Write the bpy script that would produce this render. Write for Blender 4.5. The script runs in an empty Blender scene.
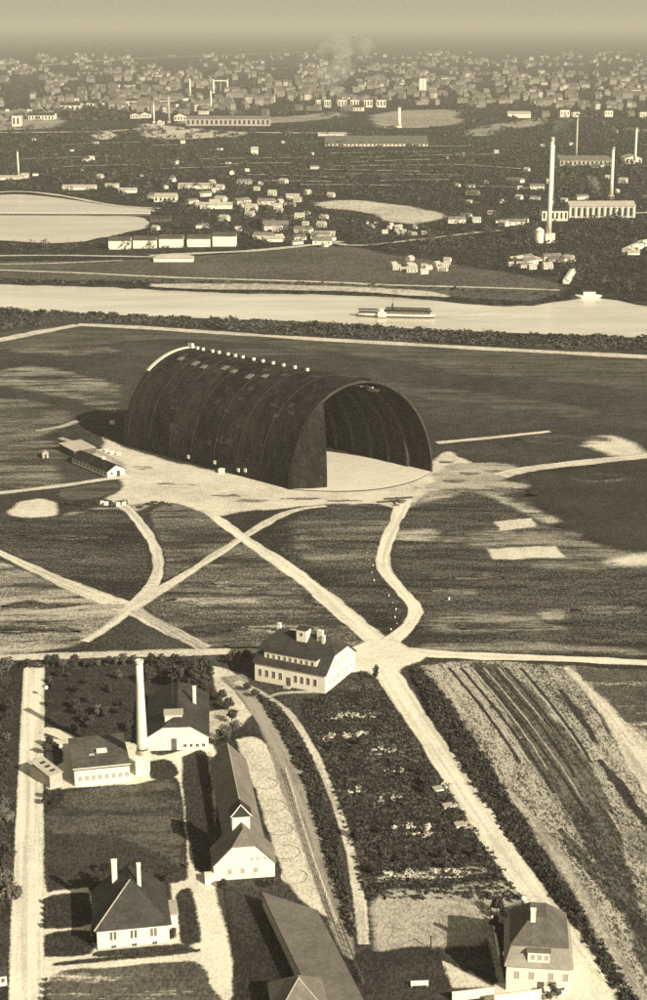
import bpy, bmesh, math, random
from mathutils import Vector, Matrix, noise as mnoise
from mathutils.geometry import tessellate_polygon

random.seed(11)
SC = bpy.context.scene
COL = SC.collection
R = math.radians
HAZE = 0.5 / 5000.0

# ------------------------------------------------------------------ camera
FOC, CAM_H, HOR = 1600.0, 165.0, 22.0          # focal length in photo pixels, metres above the plain, horizon row
PITCH = math.atan2(500 - HOR, FOC)
cam_data = bpy.data.cameras.new('camera')
cam_data.sensor_fit = 'VERTICAL'
cam_data.sensor_height = 24.0
cam_data.lens = 24.0 * FOC / 1000.0
cam_data.clip_start = 1.0
cam_data.clip_end = 90000.0
cam = bpy.data.objects.new('camera', cam_data)
COL.objects.link(cam)
cam.location = (0, 0, CAM_H)
cam.rotation_euler = (math.pi / 2 - PITCH, 0, 0)
SC.camera = cam
SC.cycles.transparent_max_bounces = 24
SC.cycles.max_bounces = 8
SC.cycles.use_denoising = False

# ------------------------------------------------------------------ sky, sun, exposure
SKY_LOW = (3.45, 3.1, 2.2, 1)
SUN_AZ, SUN_EL = -47.0, 30.0                     # degrees: azimuth from +X (counter-clockwise), elevation
world = bpy.data.worlds.new('World')
SC.world = world
world.use_nodes = True
wn = world.node_tree.nodes
wl = world.node_tree.links
wn.clear()
sky = wn.new('ShaderNodeTexSky')
sky.sky_type = 'NISHITA'
sky.sun_disc = False
sky.sun_elevation = R(SUN_EL)
sky.sun_rotation = R(90 - SUN_AZ)
sky.air_density = 1.0
sky.dust_density = 1.5
bw = wn.new('ShaderNodeRGBToBW')
tint = wn.new('ShaderNodeMix'); tint.data_type = 'RGBA'; tint.blend_type = 'MULTIPLY'
tint.inputs[0].default_value = 1.0
tint.inputs[7].default_value = (1.0, 0.92, 0.70, 1)
bg = wn.new('ShaderNodeBackground')
bg.inputs['Strength'].default_value = 0.085
wo = wn.new('ShaderNodeOutputWorld')
# the lowest few degrees of the sky are thick pale haze
tc = wn.new('ShaderNodeTexCoord'); sx = wn.new('ShaderNodeSeparateXYZ')
low = wn.new('ShaderNodeMapRange'); low.interpolation_type = 'SMOOTHSTEP'
low.inputs['From Min'].default_value = 0.14; low.inputs['From Max'].default_value = 0.03
low.inputs['To Min'].default_value = 0.0; low.inputs['To Max'].default_value = 1.0
hazy = wn.new('ShaderNodeMix'); hazy.data_type = 'RGBA'
hazy.inputs[7].default_value = SKY_LOW
wl.new(tc.outputs['Generated'], sx.inputs[0]); wl.new(sx.outputs['Z'], low.inputs['Value'])
wl.new(sky.outputs[0], bw.inputs[0]); wl.new(bw.outputs[0], tint.inputs[6])
wl.new(low.outputs[0], hazy.inputs[0]); wl.new(tint.outputs[2], hazy.inputs[6])
wl.new(hazy.outputs[2], bg.inputs['Color']); wl.new(bg.outputs[0], wo.inputs['Surface'])

sun_data = bpy.data.lights.new('sun', 'SUN')
sun_data.energy = 4.4
sun_data.angle = R(0.6)
sun_data.color = (1.0, 0.93, 0.74)
sun = bpy.data.objects.new('sun', sun_data)
COL.objects.link(sun)
sv = Vector((math.cos(R(SUN_EL)) * math.cos(R(SUN_AZ)), math.cos(R(SUN_EL)) * math.sin(R(SUN_AZ)), math.sin(R(SUN_EL))))
sun.rotation_euler = sv.to_track_quat('Z', 'Y').to_euler()

SC.view_settings.view_transform = 'Standard'
SC.view_settings.look = 'None'
SC.view_settings.gamma = 1.0
SC.view_settings.use_curve_mapping = False
SC.view_settings.exposure = 0.72

# ------------------------------------------------------------------ helpers: position
def G(px, py, z=0.0):
    """Where the sight line of a place in the photograph meets the plain at height z."""
    u = (px - 323.5) / FOC
    v = -(py - 500) / FOC
    d = Vector((u, math.cos(PITCH) + v * math.sin(PITCH), -math.sin(PITCH) + v * math.cos(PITCH)))
    t = (z - CAM_H) / d.z
    return Vector((d.x * t, d.y * t, z))

def scale_at(py):
    return (py - HOR) * math.cos(PITCH) / CAM_H

# ------------------------------------------------------------------ helpers: materials
def S(v):
    return (min(1, v * 1.06), v * (0.935 + 0.05 * min(1.0, v / 0.5)), v * 0.81, 1)

MATS = {}
def mat_base(name, rough=0.95, spec=0.1):
    m = bpy.data.materials.new(name)
    m.use_nodes = True
    n, l = m.node_tree.nodes, m.node_tree.links
    p = n['Principled BSDF']
    p.inputs['Roughness'].default_value = rough
    p.inputs['Specular IOR Level'].default_value = spec
    MATS[name] = m
    return m, n, l, p

def math_node(n, l, op, a, b=None, clamp=False):
    x = n.new('ShaderNodeMath'); x.operation = op; x.use_clamp = clamp
    for i, v in enumerate((a, b)):
        if v is None: continue
        if isinstance(v, (int, float)): x.inputs[i].default_value = v
        else: l.new(v, x.inputs[i])
    return x.outputs[0]

def mottle(name, dark, light, sizes=(40, 5, 0.9), weights=(0.4, 0.3, 0.3), lo=0.40, hi=0.60, rot=0.0, stretch=(1, 1, 1),
           rough=0.95, spec=0.08, bump=0.0, local=False, specks=0.0, edge=None, grain=None, ruts=0.0, breakup=0.0):
    """Patchy natural surface: three octaves of noise in world metres between two tones, optional furrows."""
    m, n, l, p = mat_base(name, rough, spec)
    if grain is None: grain = 0.7 if local else 1.35
    if local:
        src = n.new('ShaderNodeTexCoord').outputs['Object']
    else:
        src = n.new('ShaderNodeNewGeometry').outputs['Position']
    mp0 = n.new('ShaderNodeMapping'); mp0.inputs['Rotation'].default_value = (0, 0, R(rot))
    l.new(src, mp0.inputs['Vector'])
    mp = n.new('ShaderNodeMapping'); mp.inputs['Scale'].default_value = stretch
    l.new(mp0.outputs[0], mp.inputs['Vector'])
    acc = None
    for i, (s, w) in enumerate(zip(sizes, weights)):
        t = n.new('ShaderNodeTexNoise'); t.noise_dimensions = '3D'
        t.inputs['Scale'].default_value = 1.0 / s
        t.inputs['Detail'].default_value = 4.0
        t.inputs['Roughness'].default_value = 0.6
        l.new((mp if i < 2 else mp).outputs[0], t.inputs['Vector'])
        v = math_node(n, l, 'MULTIPLY', t.outputs['Fac'], w)
        acc = v if acc is None else math_node(n, l, 'ADD', acc, v)
    tg = n.new('ShaderNodeTexNoise'); tg.inputs['Scale'].default_value = (2.2 if local else 1.4)/sizes[2]; tg.inputs['Detail'].default_value = 4.0
    tg.inputs['Roughness'].default_value = 1.0
    mpg = n.new('ShaderNodeMapping'); mpg.inputs['Scale'].default_value = (1, 1, 1) if local else (1, 0.38, 1)
    l.new(src, mpg.inputs['Vector']); l.new(mpg.outputs[0], tg.inputs['Vector'])
    acc = math_node(n, l, 'ADD', acc, math_node(n, l, 'MULTIPLY', math_node(n, l, 'SUBTRACT', tg.outputs['Fac'], 0.5), grain))
    if specks:
        vo = n.new('ShaderNodeTexVoronoi'); vo.inputs['Scale'].default_value = 1.0/specks
        l.new(mp0.outputs[0], vo.inputs['Vector'])
        sep = n.new('ShaderNodeSeparateColor'); l.new(vo.outputs['Color'], sep.inputs[0])
        rad = math_node(n, l, 'MULTIPLY', math_node(n, l, 'SUBTRACT', sep.outputs[0], 0.55), 0.24)
        sp = math_node(n, l, 'LESS_THAN', vo.outputs['Distance'], rad)
        acc = math_node(n, l, 'ADD', acc, math_node(n, l, 'MULTIPLY', sp, 0.16))
    if ruts:                                     # wheel marks running along the lane
        la = n.new('ShaderNodeAttribute'); la.attribute_name = 'lane'
        lm = n.new('ShaderNodeMapping'); lm.inputs['Scale'].default_value = (0.02, 0.9, 1)
        ln = n.new('ShaderNodeTexNoise'); ln.inputs['Scale'].default_value = 1.0; ln.inputs['Detail'].default_value = 3.0
        l.new(la.outputs['Vector'], lm.inputs['Vector']); l.new(lm.outputs[0], ln.inputs['Vector'])
        acc = math_node(n, l, 'ADD', acc, math_node(n, l, 'MULTIPLY', math_node(n, l, 'SUBTRACT', ln.outputs['Fac'], 0.5), ruts))
    mr = n.new('ShaderNodeMapRange'); mr.interpolation_type = 'SMOOTHSTEP'
    mr.inputs['From Min'].default_value = lo; mr.inputs['From Max'].default_value = hi
    l.new(acc, mr.inputs['Value'])
    mx = n.new('ShaderNodeMix'); mx.data_type = 'RGBA'
    mx.inputs[6].default_value = S(dark); mx.inputs[7].default_value = S(light)
    l.new(mr.outputs[0], mx.inputs[0])
    l.new(mx.outputs[2], p.inputs['Base Color'])
    if bump:
        b = n.new('ShaderNodeBump'); b.inputs['Strength'].default_value = 0.6; b.inputs['Distance'].default_value = bump
        l.new(acc, b.inputs['Height']); l.new(b.outputs[0], p.inputs['Normal'])
    if edge:                                     # ragged borders: the sheet breaks up into flecks where it ends
        at = n.new('ShaderNodeAttribute'); at.attribute_name = 'inside'
        te = n.new('ShaderNodeTexNoise'); te.inputs['Scale'].default_value = 2.2/edge
        te.inputs['Detail'].default_value = 6.0; te.inputs['Roughness'].default_value = 0.85
        l.new(mp.outputs[0], te.inputs['Vector'])
        ins = at.outputs['Fac']
        if breakup:                              # long thin gaps inside the patch
            mb_ = n.new('ShaderNodeMapping'); mb_.inputs['Scale'].default_value = (0.16, 1, 1)
            l.new(mp0.outputs[0], mb_.inputs['Vector'])
            tb = n.new('ShaderNodeTexNoise'); tb.inputs['Scale'].default_value = 0.16; tb.inputs['Detail'].default_value = 5.0; tb.inputs['Roughness'].default_value = 0.7
            l.new(mb_.outputs[0], tb.inputs['Vector'])
            gb = math_node(n, l, 'MULTIPLY', math_node(n, l, 'SUBTRACT', tb.outputs['Fac'], 0.5), 5.0)
            ins = math_node(n, l, 'MULTIPLY', ins, math_node(n, l, 'ADD', gb, 1.0 - breakup, True))
        e = math_node(n, l, 'ADD', ins, math_node(n, l, 'MULTIPLY', math_node(n, l, 'SUBTRACT', te.outputs['Fac'], 0.5), 2.2))
        er = n.new('ShaderNodeMapRange'); er.inputs['From Min'].default_value = 0.18; er.inputs['From Max'].default_value = 0.82
        l.new(e, er.inputs['Value'])
        tr = n.new('ShaderNodeBsdfTransparent'); ms = n.new('ShaderNodeMixShader')
        full = math_node(n, l, 'GREATER_THAN', ins, 0.999)
        l.new(math_node(n, l, 'MAXIMUM', er.outputs[0], full), ms.inputs[0])
        l.new(tr.outputs[0], ms.inputs[1]); l.new(p.outputs[0], ms.inputs[2])
        l.new(ms.outputs[0], n['Material Output'].inputs['Surface'])
    return m

ang = lambda a, b: math.degrees(math.atan2((G(*b) - G(*a)).y, (G(*b) - G(*a)).x))
LANE = ang((440, 690), (580, 890))               # direction of the lanes and furrows east of the allotments

mottle('heath', 0.022, 0.085, (60, 7, 1.0), lo=0.42, hi=0.66, specks=4.0)
mottle('far_plain', 0.012, 0.05, (300, 45, 9), lo=0.42, hi=0.66, stretch=(0.5, 1, 1))
mottle('turf_dark', 0.02, 0.065, (30, 4, 0.8), lo=0.40, hi=0.66, edge=2.2, specks=4.0)
mottle('turf_mid', 0.045, 0.13, (25, 4, 0.8), lo=0.38, hi=0.64, edge=3, specks=4.0, breakup=0.2)
mottle('meadow_pale', 0.13, 0.32, (40, 5, 1.0), lo=0.36, hi=0.64, stretch=(0.35, 1, 1), edge=4, breakup=0.45)
mottle('stubble_dark', 0.016, 0.14, (26, 4.5, 0.9), (0.35, 0.4, 0.25), lo=0.44, hi=0.66, stretch=(0.22, 1, 1), rot=3, edge=3, specks=4.0)
mottle('stubble_mid', 0.04, 0.28, (26, 5, 0.9), (0.35, 0.4, 0.25), lo=0.40, hi=0.64, stretch=(0.22, 1, 1), rot=-2, edge=3, specks=4.0, breakup=0.35)
mottle('stubble_pale', 0.10, 0.46, (24, 6, 0.9), (0.35, 0.4, 0.25), lo=0.36, hi=0.60, stretch=(0.2, 1, 1), rot=-5, edge=3, breakup=0.15)
mottle('lane_field', 0.04, 0.46, (12, 2.4, 0.8), (0.35, 0.35, 0.3), lo=0.40, hi=0.60, rot=-LANE, stretch=(0.2, 1, 1), edge=2.5, specks=4.0)
mottle('lane_field_dark', 0.025, 0.17, (12, 2.4, 0.8), (0.35, 0.35, 0.3), lo=0.40, hi=0.66, rot=-LANE, stretch=(0.2, 1, 1), edge=2.5, specks=4.0)
mottle('meadow_far', 0.045, 0.12, (60, 12, 3), lo=0.38, hi=0.64, edge=14)
mottle('meadow_far_pale', 0.16, 0.34, (150, 30, 8), lo=0.38, hi=0.62, stretch=(0.5, 1, 1), edge=40)
mottle('turf_roof', 0.06, 0.13, (6, 1.5, 0.4), lo=0.38, hi=0.64, local=True)
mottle('slate_mid', 0.075, 0.15, (5, 1.2, 0.3), lo=0.36, hi=0.64, local=True, rough=0.85)
mottle('sand', 0.34, 0.64, (22, 3.5, 0.7), lo=0.34, hi=0.60, edge=2.5, ruts=0.6)
mottle('sand_dull', 0.20, 0.46, (18, 3, 0.7), lo=0.36, hi=0.62, edge=2.5, ruts=0.6)
mottle('sand_broken', 0.20, 0.46, (18, 3, 0.7), lo=0.36, hi=0.62, edge=2.5, ruts=0.6, breakup=0.4)
mottle('road_dust', 0.46, 0.70, (14, 2.5, 0.5), lo=0.30, hi=0.60, edge=2.0, ruts=0.9)
mottle('road_grey', 0.17, 0.33, (14, 2.5, 0.5), lo=0.32, hi=0.62, edge=2.0, ruts=0.9)
mottle('far_road', 0.36, 0.56, (80, 12, 4), lo=0.35, hi=0.62, edge=6)
mottle('far_sand', 0.28, 0.52, (120, 25, 6), lo=0.34, hi=0.60, edge=18)
mottle('allotment_soil', 0.018, 0.20, (16, 2.2, 0.8), (0.3, 0.4, 0.3), lo=0.50, hi=0.72, rot=0, stretch=(0.45, 1, 1), edge=2, specks=4.0)
mottle('turf_bare', 0.13, 0.27, (4, 1, 0.4), local=True)
mottle('plaster', 0.52, 0.72, (7, 1.6, 0.4), lo=0.26, hi=0.56, local=True)
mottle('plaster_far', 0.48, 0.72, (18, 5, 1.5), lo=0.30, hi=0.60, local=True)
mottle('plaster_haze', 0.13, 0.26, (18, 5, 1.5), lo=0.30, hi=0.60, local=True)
mottle('plaster_grey', 0.26, 0.44, (9, 2, 0.5), lo=0.30, hi=0.60, local=True)
mottle('slate', 0.022, 0.06, (5, 1.2, 0.3), lo=0.34, hi=0.66, local=True, rough=0.7, spec=0.2, bump=0.05)
mottle('tile_grey', 0.11, 0.21, (5, 1.0, 0.3), lo=0.34, hi=0.64, local=True, rough=0.9, bump=0.05)
mottle('tile_worn', 0.20, 0.32, (5, 1.0, 0.3), lo=0.34, hi=0.64, local=True, rough=0.9, bump=0.05)
mottle('tile_dim', 0.085, 0.17, (6, 1.2, 0.35), lo=0.34, hi=0.64, local=True, rough=0.9, bump=0.05)
mottle('tile_pale', 0.30, 0.44, (5, 1.0, 0.3), lo=0.34, hi=0.64, local=True, rough=0.9, bump=0.05)
mottle('tar_felt', 0.010, 0.055, (22, 3.0, 0.6), (0.35, 0.35, 0.3), lo=0.40, hi=0.68, local=True, rough=0.85, spec=0.1, bump=0.08, grain=0.9, specks=5.0, stretch=(1, 1, 0.45))
mottle('tar_seam', 0.03, 0.085, (9, 1.5, 0.5), lo=0.38, hi=0.64, local=True, rough=0.85)
mottle('tar_worn', 0.05, 0.11, (10, 2, 0.5), lo=0.36, hi=0.66, local=True, rough=0.85)
mottle('steel_dark', 0.02, 0.05, (4, 1, 0.3), local=True, rough=0.6, spec=0.3)
mottle('paint_white', 0.56, 0.74, (3, 1, 0.3), lo=0.26, hi=0.5, local=True, rough=0.7)
mottle('brick_pale', 0.46, 0.66, (4, 1.2, 0.4), lo=0.32, hi=0.6, local=True)
mottle('timber', 0.07, 0.14, (2, 0.6, 0.2), local=True)
mottle('bark', 0.04, 0.09, (2, 0.6, 0.2), local=True)
mottle('leaf', 0.022, 0.075, (6, 1.6, 0.6), lo=0.36, hi=0.66)
mottle('leaf_grey', 0.05, 0.15, (6, 1.6, 0.6), lo=0.36, hi=0.66)
mottle('woods_far', 0.03, 0.09, (400, 60, 20), lo=0.36, hi=0.66)
mottle('leaf_far', 0.014, 0.11, (40, 6, 2), lo=0.36, hi=0.66)
mottle('crop', 0.10, 0.36, (5, 1.4, 0.5), lo=0.38, hi=0.62, edge=1.5)
mottle('floor_sand', 0.48, 0.62, (20, 3, 0.8), lo=0.30, hi=0.6)

mottle('crop_pale', 0.30, 0.55, (3, 1, 0.4), lo=0.3, hi=0.6)
mottle('sand_bed', 0.36, 0.58, (8, 2, 0.5), lo=0.34, hi=0.6, local=True)
m, n, l, p = mat_base('pane', 0.25, 0.4); p.inputs['Base Color'].default_value = S(0.025)
m, n, l, p = mat_base('pane_dusty', 0.5, 0.4); p.inputs['Base Color'].default_value = S(0.17)
m, n, l, p = mat_base('pane_bright', 0.4, 0.5); p.inputs['Base Color'].default_value = S(0.32)

def water_mat(name, base, rough, wave):
    m, n, l, p = mat_base(name, rough, 0.5)
    p.inputs['Base Color'].default_value = S(base)
    g = n.new('ShaderNodeNewGeometry')
    mp = n.new('ShaderNodeMapping'); mp.inputs['Scale'].default_value = (0.25, 1, 1)
    t2 = n.new('ShaderNodeTexNoise'); t2.inputs['Scale'].default_value = 1.0/30; t2.inputs['Detail'].default_value = 8; t2.inputs['Roughness'].default_value = 0.7
    mx = n.new('ShaderNodeMix'); mx.data_type = 'RGBA'
    mx.inputs[6].default_value = S(base*0.78); mx.inputs[7].default_value = S(base*1.08)
    l.new(mp.outputs[0], t2.inputs['Vector'])
    r2 = n.new('ShaderNodeMapRange'); r2.inputs['From Min'].default_value = 0.38; r2.inputs['From Max'].default_value = 0.62
    l.new(t2.outputs['Fac'], r2.inputs['Value']); l.new(r2.outputs[0], mx.inputs[0]); l.new(mx.outputs[2], p.inputs['Base Color'])
    t = n.new('ShaderNodeTexNoise'); t.inputs['Scale'].default_value = 1.0 / wave; t.inputs['Detail'].default_value = 3
    b = n.new('ShaderNodeBump'); b.inputs['Strength'].default_value = 0.3; b.inputs['Distance'].default_value = 0.25
    l.new(g.outputs['Position'], mp.inputs['Vector']); l.new(mp.outputs[0], t.inputs['Vector'])
    l.new(t.outputs['Fac'], b.inputs['Height']); l.new(b.outputs[0], p.inputs['Normal'])
water_mat('river_water', 0.62, 0.22, 4.0)  # pale base paints in the bright reflection of the sky
water_mat('wake_water', 0.36, 0.35, 1.5)
water_mat('basin_water', 0.52, 0.25, 5.0)

# ------------------------------------------------------------------ helpers: objects
def tag(o, label=None, cat=None, group=None, kind=None):
    if label: o['label'] = label
    if cat: o['category'] = cat
    if group: o['group'] = group
    if kind: o['kind'] = kind
    return o

def mesh_obj(name, verts, faces, mat, parent=None, smooth=False, mats=None, idx=None):
    me = bpy.data.meshes.new(name)
    me.from_pydata([tuple(v) for v in verts], [], faces)
    for mm in (mats or [mat]): me.materials.append(MATS[mm])
    if idx: me.polygons.foreach_set('material_index', idx)
    if smooth: me.polygons.foreach_set('use_smooth', [True] * len(me.polygons))
    me.update()
    o = bpy.data.objects.new(name, me)
    COL.objects.link(o)
    if parent: o.parent = parent
    return o

def empty(name, loc, rz=0.0):
    o = bpy.data.objects.new(name, None)
    COL.objects.link(o)
    o.location = loc
    o.rotation_euler = (0, 0, rz)
    o.empty_display_size = 1
    return o

class MB:
    """Collects simple solids into one mesh."""
    def __init__(s): s.v, s.f = [], []
    def add(s, vs, fs):
        k = len(s.v); s.v += [Vector(v) for v in vs]; s.f += [tuple(i + k for i in f) for f in fs]
    def box(s, x0, y0, z0, x1, y1, z1):
        s.add([(x0,y0,z0),(x1,y0,z0),(x1,y1,z0),(x0,y1,z0),(x0,y0,z1),(x1,y0,z1),(x1,y1,z1),(x0,y1,z1)],
              [(0,3,2,1),(4,5,6,7),(0,1,5,4),(1,2,6,5),(2,3,7,6),(3,0,4,7)])
    def prism(s, poly, z0, z1):
        n = len(poly)
        s.add([(x,y,z0) for x,y in poly] + [(x,y,z1) for x,y in poly],
              [tuple(range(n-1,-1,-1)), tuple(range(n,2*n))] + [(i,(i+1)%n,n+(i+1)%n,n+i) for i in range(n)])
    def lathe(s, prof, cx=0, cy=0, seg=14):
        vs, fs = [], []
        for r, z in prof:
            for k in range(seg):
                a = 2*math.pi*k/seg; vs.append((cx+r*math.cos(a), cy+r*math.sin(a), z))
        for i in range(len(prof)-1):
            for k in range(seg):
                fs.append((i*seg+k, i*seg+(k+1)%seg, (i+1)*seg+(k+1)%seg, (i+1)*seg+k))
        fs.append(tuple(range(seg-1,-1,-1))); fs.append(tuple((len(prof)-1)*seg+k for k in range(seg)))
        s.add(vs, fs)
    def bar(s, a, b, r0, r1=None, seg=6):
        a, b = Vector(a), Vector(b); r1 = r0 if r1 is None else r1
        d = (b-a).normalized(); q = d.to_track_quat('Z','Y')
        vs = []
        for c, r in ((a,r0),(b,r1)):
            for k in range(seg):
                t = 2*math.pi*k/seg; vs.append(c + q @ Vector((r*math.cos(t), r*math.sin(t), 0)))
        s.add(vs, [tuple(range(seg-1,-1,-1)), tuple(range(seg,2*seg))] + [(k,(k+1)%seg,seg+(k+1)%seg,seg+k) for k in range(seg)])
    def build(s, name, mat, parent=None, smooth=False):
        return mesh_obj(name, s.v, s.f, mat, parent, smooth)

ZLEV = [0.02]
def next_z(step=0.001):
    ZLEV[0] += step
    return ZLEV[0]

def densify(pts, closed, step):
    out = []
    n = len(pts)
    for i in range(n if closed else n-1):
        a, b = pts[i], pts[(i+1) % n]
        k = max(1, int((b-a).length / step))
        for j in range(k): out.append(a.lerp(b, j/k))
    if not closed: out.append(pts[-1])
    return out

def spline(pts, per=8):
    out = []
    n = len(pts)
    for i in range(n-1):
        p0, p1, p2, p3 = pts[max(i-1,0)], pts[i], pts[i+1], pts[min(i+2,n-1)]
        for j in range(per):
            t = j/per
            out.append(0.5*((2*p1)+(-p0+p2)*t+(2*p0-5*p1+4*p2-p3)*t*t+(-p0+3*p1-3*p2+p3)*t*t*t))
    out.append(pts[-1])
    return out

def wob(p, amp, size):
    q = Vector((p.x/size, p.y/size, 3.1))
    return Vector((mnoise.noise(q), mnoise.noise(q+Vector((9.2,4.1,0))), 0))*amp + \
           Vector((mnoise.noise(q*4.3), mnoise.noise(q*4.3+Vector((5.2,1.1,0))), 0))*amp*0.5

def widen(poly):
    """Ground that leaves the picture runs on beyond its edge."""
    out = []; n = len(poly)
    for i in range(n):
        a, b = poly[i], poly[(i+1) % n]; out.append(a)
        for lo, d in ((True, -1), (False, 1)):
            if (a[0] < 0 and b[0] < 0 and lo) or (a[0] > 650 and b[0] > 650 and not lo):
                if abs(a[1]-b[1]) < 1: continue
                out += [(a[0]+60*d, a[1]), (a[0]+190*d, a[1]), (b[0]+190*d, b[1]), (b[0]+60*d, b[1])]
    return out

def set_inside(o, vals):
    at = o.data.attributes.new('inside', 'FLOAT', 'POINT')
    at.data.foreach_set('value', vals)

def sheet(name, px_poly, mat, label, cat='ground', jit=1.0, size=6.0, step=2.0, smooth=True, kind='structure', z=None, zstep=0.001, rim=None):
    pts = [G(*q) for q in widen(px_poly)]
    if smooth:
        pts = spline(pts + [pts[0]], 5)[:-1]
    pts = densify(pts, True, step)
    z = next_z(zstep) if z is None else z
    pts = [p + wob(p, jit, size) for p in pts]
    for p in pts: p.z = z
    n = len(pts)
    area = sum(pts[i].x*pts[(i+1) % n].y - pts[(i+1) % n].x*pts[i].y for i in range(n))
    if area < 0: pts.reverse()
    wr = rim if rim is not None else max(1.0, jit*1.6)
    per = sum((pts[(i+1) % n]-pts[i]).length for i in range(n))
    wr = min(wr, 0.8*abs(area)/per)
    nr = []
    for i in range(n):
        d = pts[(i+2) % n] - pts[i-2]; d.z = 0
        d = d.normalized() if d.length > 1e-6 else Vector((1, 0, 0))
        nr.append(Vector((-d.y, d.x, 0)))
    outer = [p - q*wr*0.5 for p, q in zip(pts, nr)]
    inner = [p + q*wr*0.5 for p, q in zip(pts, nr)]
    tris = tessellate_polygon([inner])
    fs = [(i, (i+1) % n, n+(i+1) % n, n+i) for i in range(n)] + [tuple(n+k for k in t) for t in tris]
    o = mesh_obj(name, outer + inner, fs, mat)
    for pl in o.data.polygons:
        if pl.normal.z < 0: pl.flip()
    set_inside(o, [0.0]*n + [1.0]*n)
    return tag(o, label, cat, kind=kind)

def ribbon(name, px_line, widths, mat, label, cat='road', jit=0.5, size=5.0, kind='structure', per=14, zstep=0.001, z=None, smooth=True, rim=None, vary=1.0):
    """A strip of road or track: centre line through photo places, width in metres (one or one per place)."""
    px_line = list(px_line)
    wl_ = list(widths) if isinstance(widths, (list, tuple)) else None
    for end in (0, -1):                             # tracks run on beyond what the photograph shows
        a, b = px_line[end], px_line[1 if end == 0 else -2]
        if a[0] < 0 or a[0] > 650:
            for k in (60, 200):
                f = k/max(8.0, abs(a[0]-b[0])); q = (a[0]+(a[0]-b[0])*f, max(a[1]+(a[1]-b[1])*f, 30))
                if end == 0:
                    px_line.insert(0, q)
                    if wl_: wl_.insert(0, wl_[0])
                else:
                    px_line.append(q)
                    if wl_: wl_.append(wl_[-1])
    if wl_: widths = wl_
    pts = [G(*q) for q in px_line]
    if not isinstance(widths, (list, tuple)): widths = [widths]*len(pts)
    c = spline(pts, per) if smooth else densify(pts, False, 4.0)
    jit = jit*0.45
    z = next_z(zstep) if z is None else z
    n = len(c); vs = []; lane = []; run = 0.0; seed = random.uniform(0, 90)
    for i, q in enumerate(c):
        d = (c[min(i+1,n-1)] - c[max(i-1,0)]); d.z = 0; d.normalize()
        nn = Vector((-d.y, d.x, 0))
        t = i/(n-1)*(len(widths)-1); k = min(int(t), len(widths)-2) if len(widths) > 1 else 0
        w = widths[k]+(widths[min(k+1,len(widths)-1)]-widths[k])*(t-k)
        w *= 1 + vary*0.36*mnoise.noise(Vector((q.x*0.045, q.y*0.045, 7.7))) + vary*0.2*mnoise.noise(Vector((q.x*0.2, q.y*0.2, 2.7)))
        rw = rim if rim is not None else min(w*0.5, max(0.6, jit*2.6))
        for off in (w/2+rw*0.45, w/2-rw*0.55, -w/2+rw*0.55, -w/2-rw*0.45):
            e = q + nn*off
            e = e + wob(e, jit, size); e.z = z
            vs.append(e); lane += [run + seed, off + seed, seed]
        run += (c[min(i+1, n-1)] - q).length
    fs = [(4*i+j, 4*i+j+1, 4*i+j+5, 4*i+j+4) for i in range(n-1) for j in range(3)]
    o = mesh_obj(name, vs, fs, mat)
    for pl in o.data.polygons:
        if pl.normal.z < 0: pl.flip()
    set_inside(o, [0.0, 1.0, 1.0, 0.0]*n)
    at = o.data.attributes.new('lane', 'FLOAT_VECTOR', 'POINT'); at.data.foreach_set('vector', lane)
    return tag(o, label, cat, kind=kind)

# ------------------------------------------------------------------ terrain with the river bed
def bank_line(px):
    pts = [G(*q) for q in px]
    a, b = pts[0], pts[-1]
    d0 = (pts[1]-pts[0]); d1 = (pts[-1]-pts[-2])
    west = a + Vector((-1, 0.10, 0))*1; east = b
    out = [Vector((-26000, a.y + 400, 0)), Vector((-3000, a.y + 100, 0))] + pts + [Vector((3000, b.y - 160, 0)), Vector((26000, b.y - 900, 0))]
    res = []
    xs = [-26000, -9000, -3000, -1500, -800] + [-400 + 8*i for i in range(101)] + [800, 1500, 3000, 9000, 26000]
    for x in xs:
        for i in range(len(out)-1):
            if out[i].x <= x <= out[i+1].x + 1e-6:
                t = (x-out[i].x)/(out[i+1].x-out[i].x)
                res.append(out[i].lerp(out[i+1], t)); break
    return res
north = bank_line([(-20,282),(60,284.5),(140,288),(200,290.5),(330,293),(383,295.5),(435,299),(462,302.5),(505,304.5),(540,303),(566,299),(592,296),(618,298.5),(640,303),(668,307)])
south = bank_line([(-20,308),(60,311),(160,315),(326,321.5),(383,324.7),(435,328.5),(500,331),(570,334),(668,337.5)])
def rag(line, amp):
    return [p + Vector((0, amp*(mnoise.noise(Vector((p.x*0.02, p.y*0.01, 1.7))) + 0.6*mnoise.noise(Vector((p.x*0.09, 4, 2)))), 0)) if abs(p.x) < 420 else p for p in line]
north = rag(north, 6.0); south = rag(south, 3.0)
WATER_Z = -1.2
rows = []
def shifted(line, dy, z): return [Vector((p.x, p.y+dy, z)) for p in line]
def level(line, y, z=0): return [Vector((p.x, y, z)) for p in line]
ys_near = [-1500, 0, 150, 260, 420, 600, 760, 840]
rows = [level(south, y) for y in ys_near]
rows += [shifted(south, -10, 0), shifted(south, -4, -0.2), shifted(south, 6, -3.5), shifted(north, -6, -3.5), shifted(north, 3, -0.4), shifted(north, 12, 0)]
rows += [level(north, y) for y in (1180, 1400, 1800, 2600, 4000, 7000, 12000, 20000, 34000)]
nx = len(south)
vs = [p for r in rows for p in r]
fs = [(j*nx+i, j*nx+i+1, (j+1)*nx+i+1, (j+1)*nx+i) for j in range(len(rows)-1) for i in range(nx-1)]
idx = []
for j in range(len(rows)-1):
    idx += [0 if j < 11 else 1]*(nx-1)
g = mesh_obj('ground', vs, fs, None, mats=['heath', 'far_plain'], idx=idx)
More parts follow.
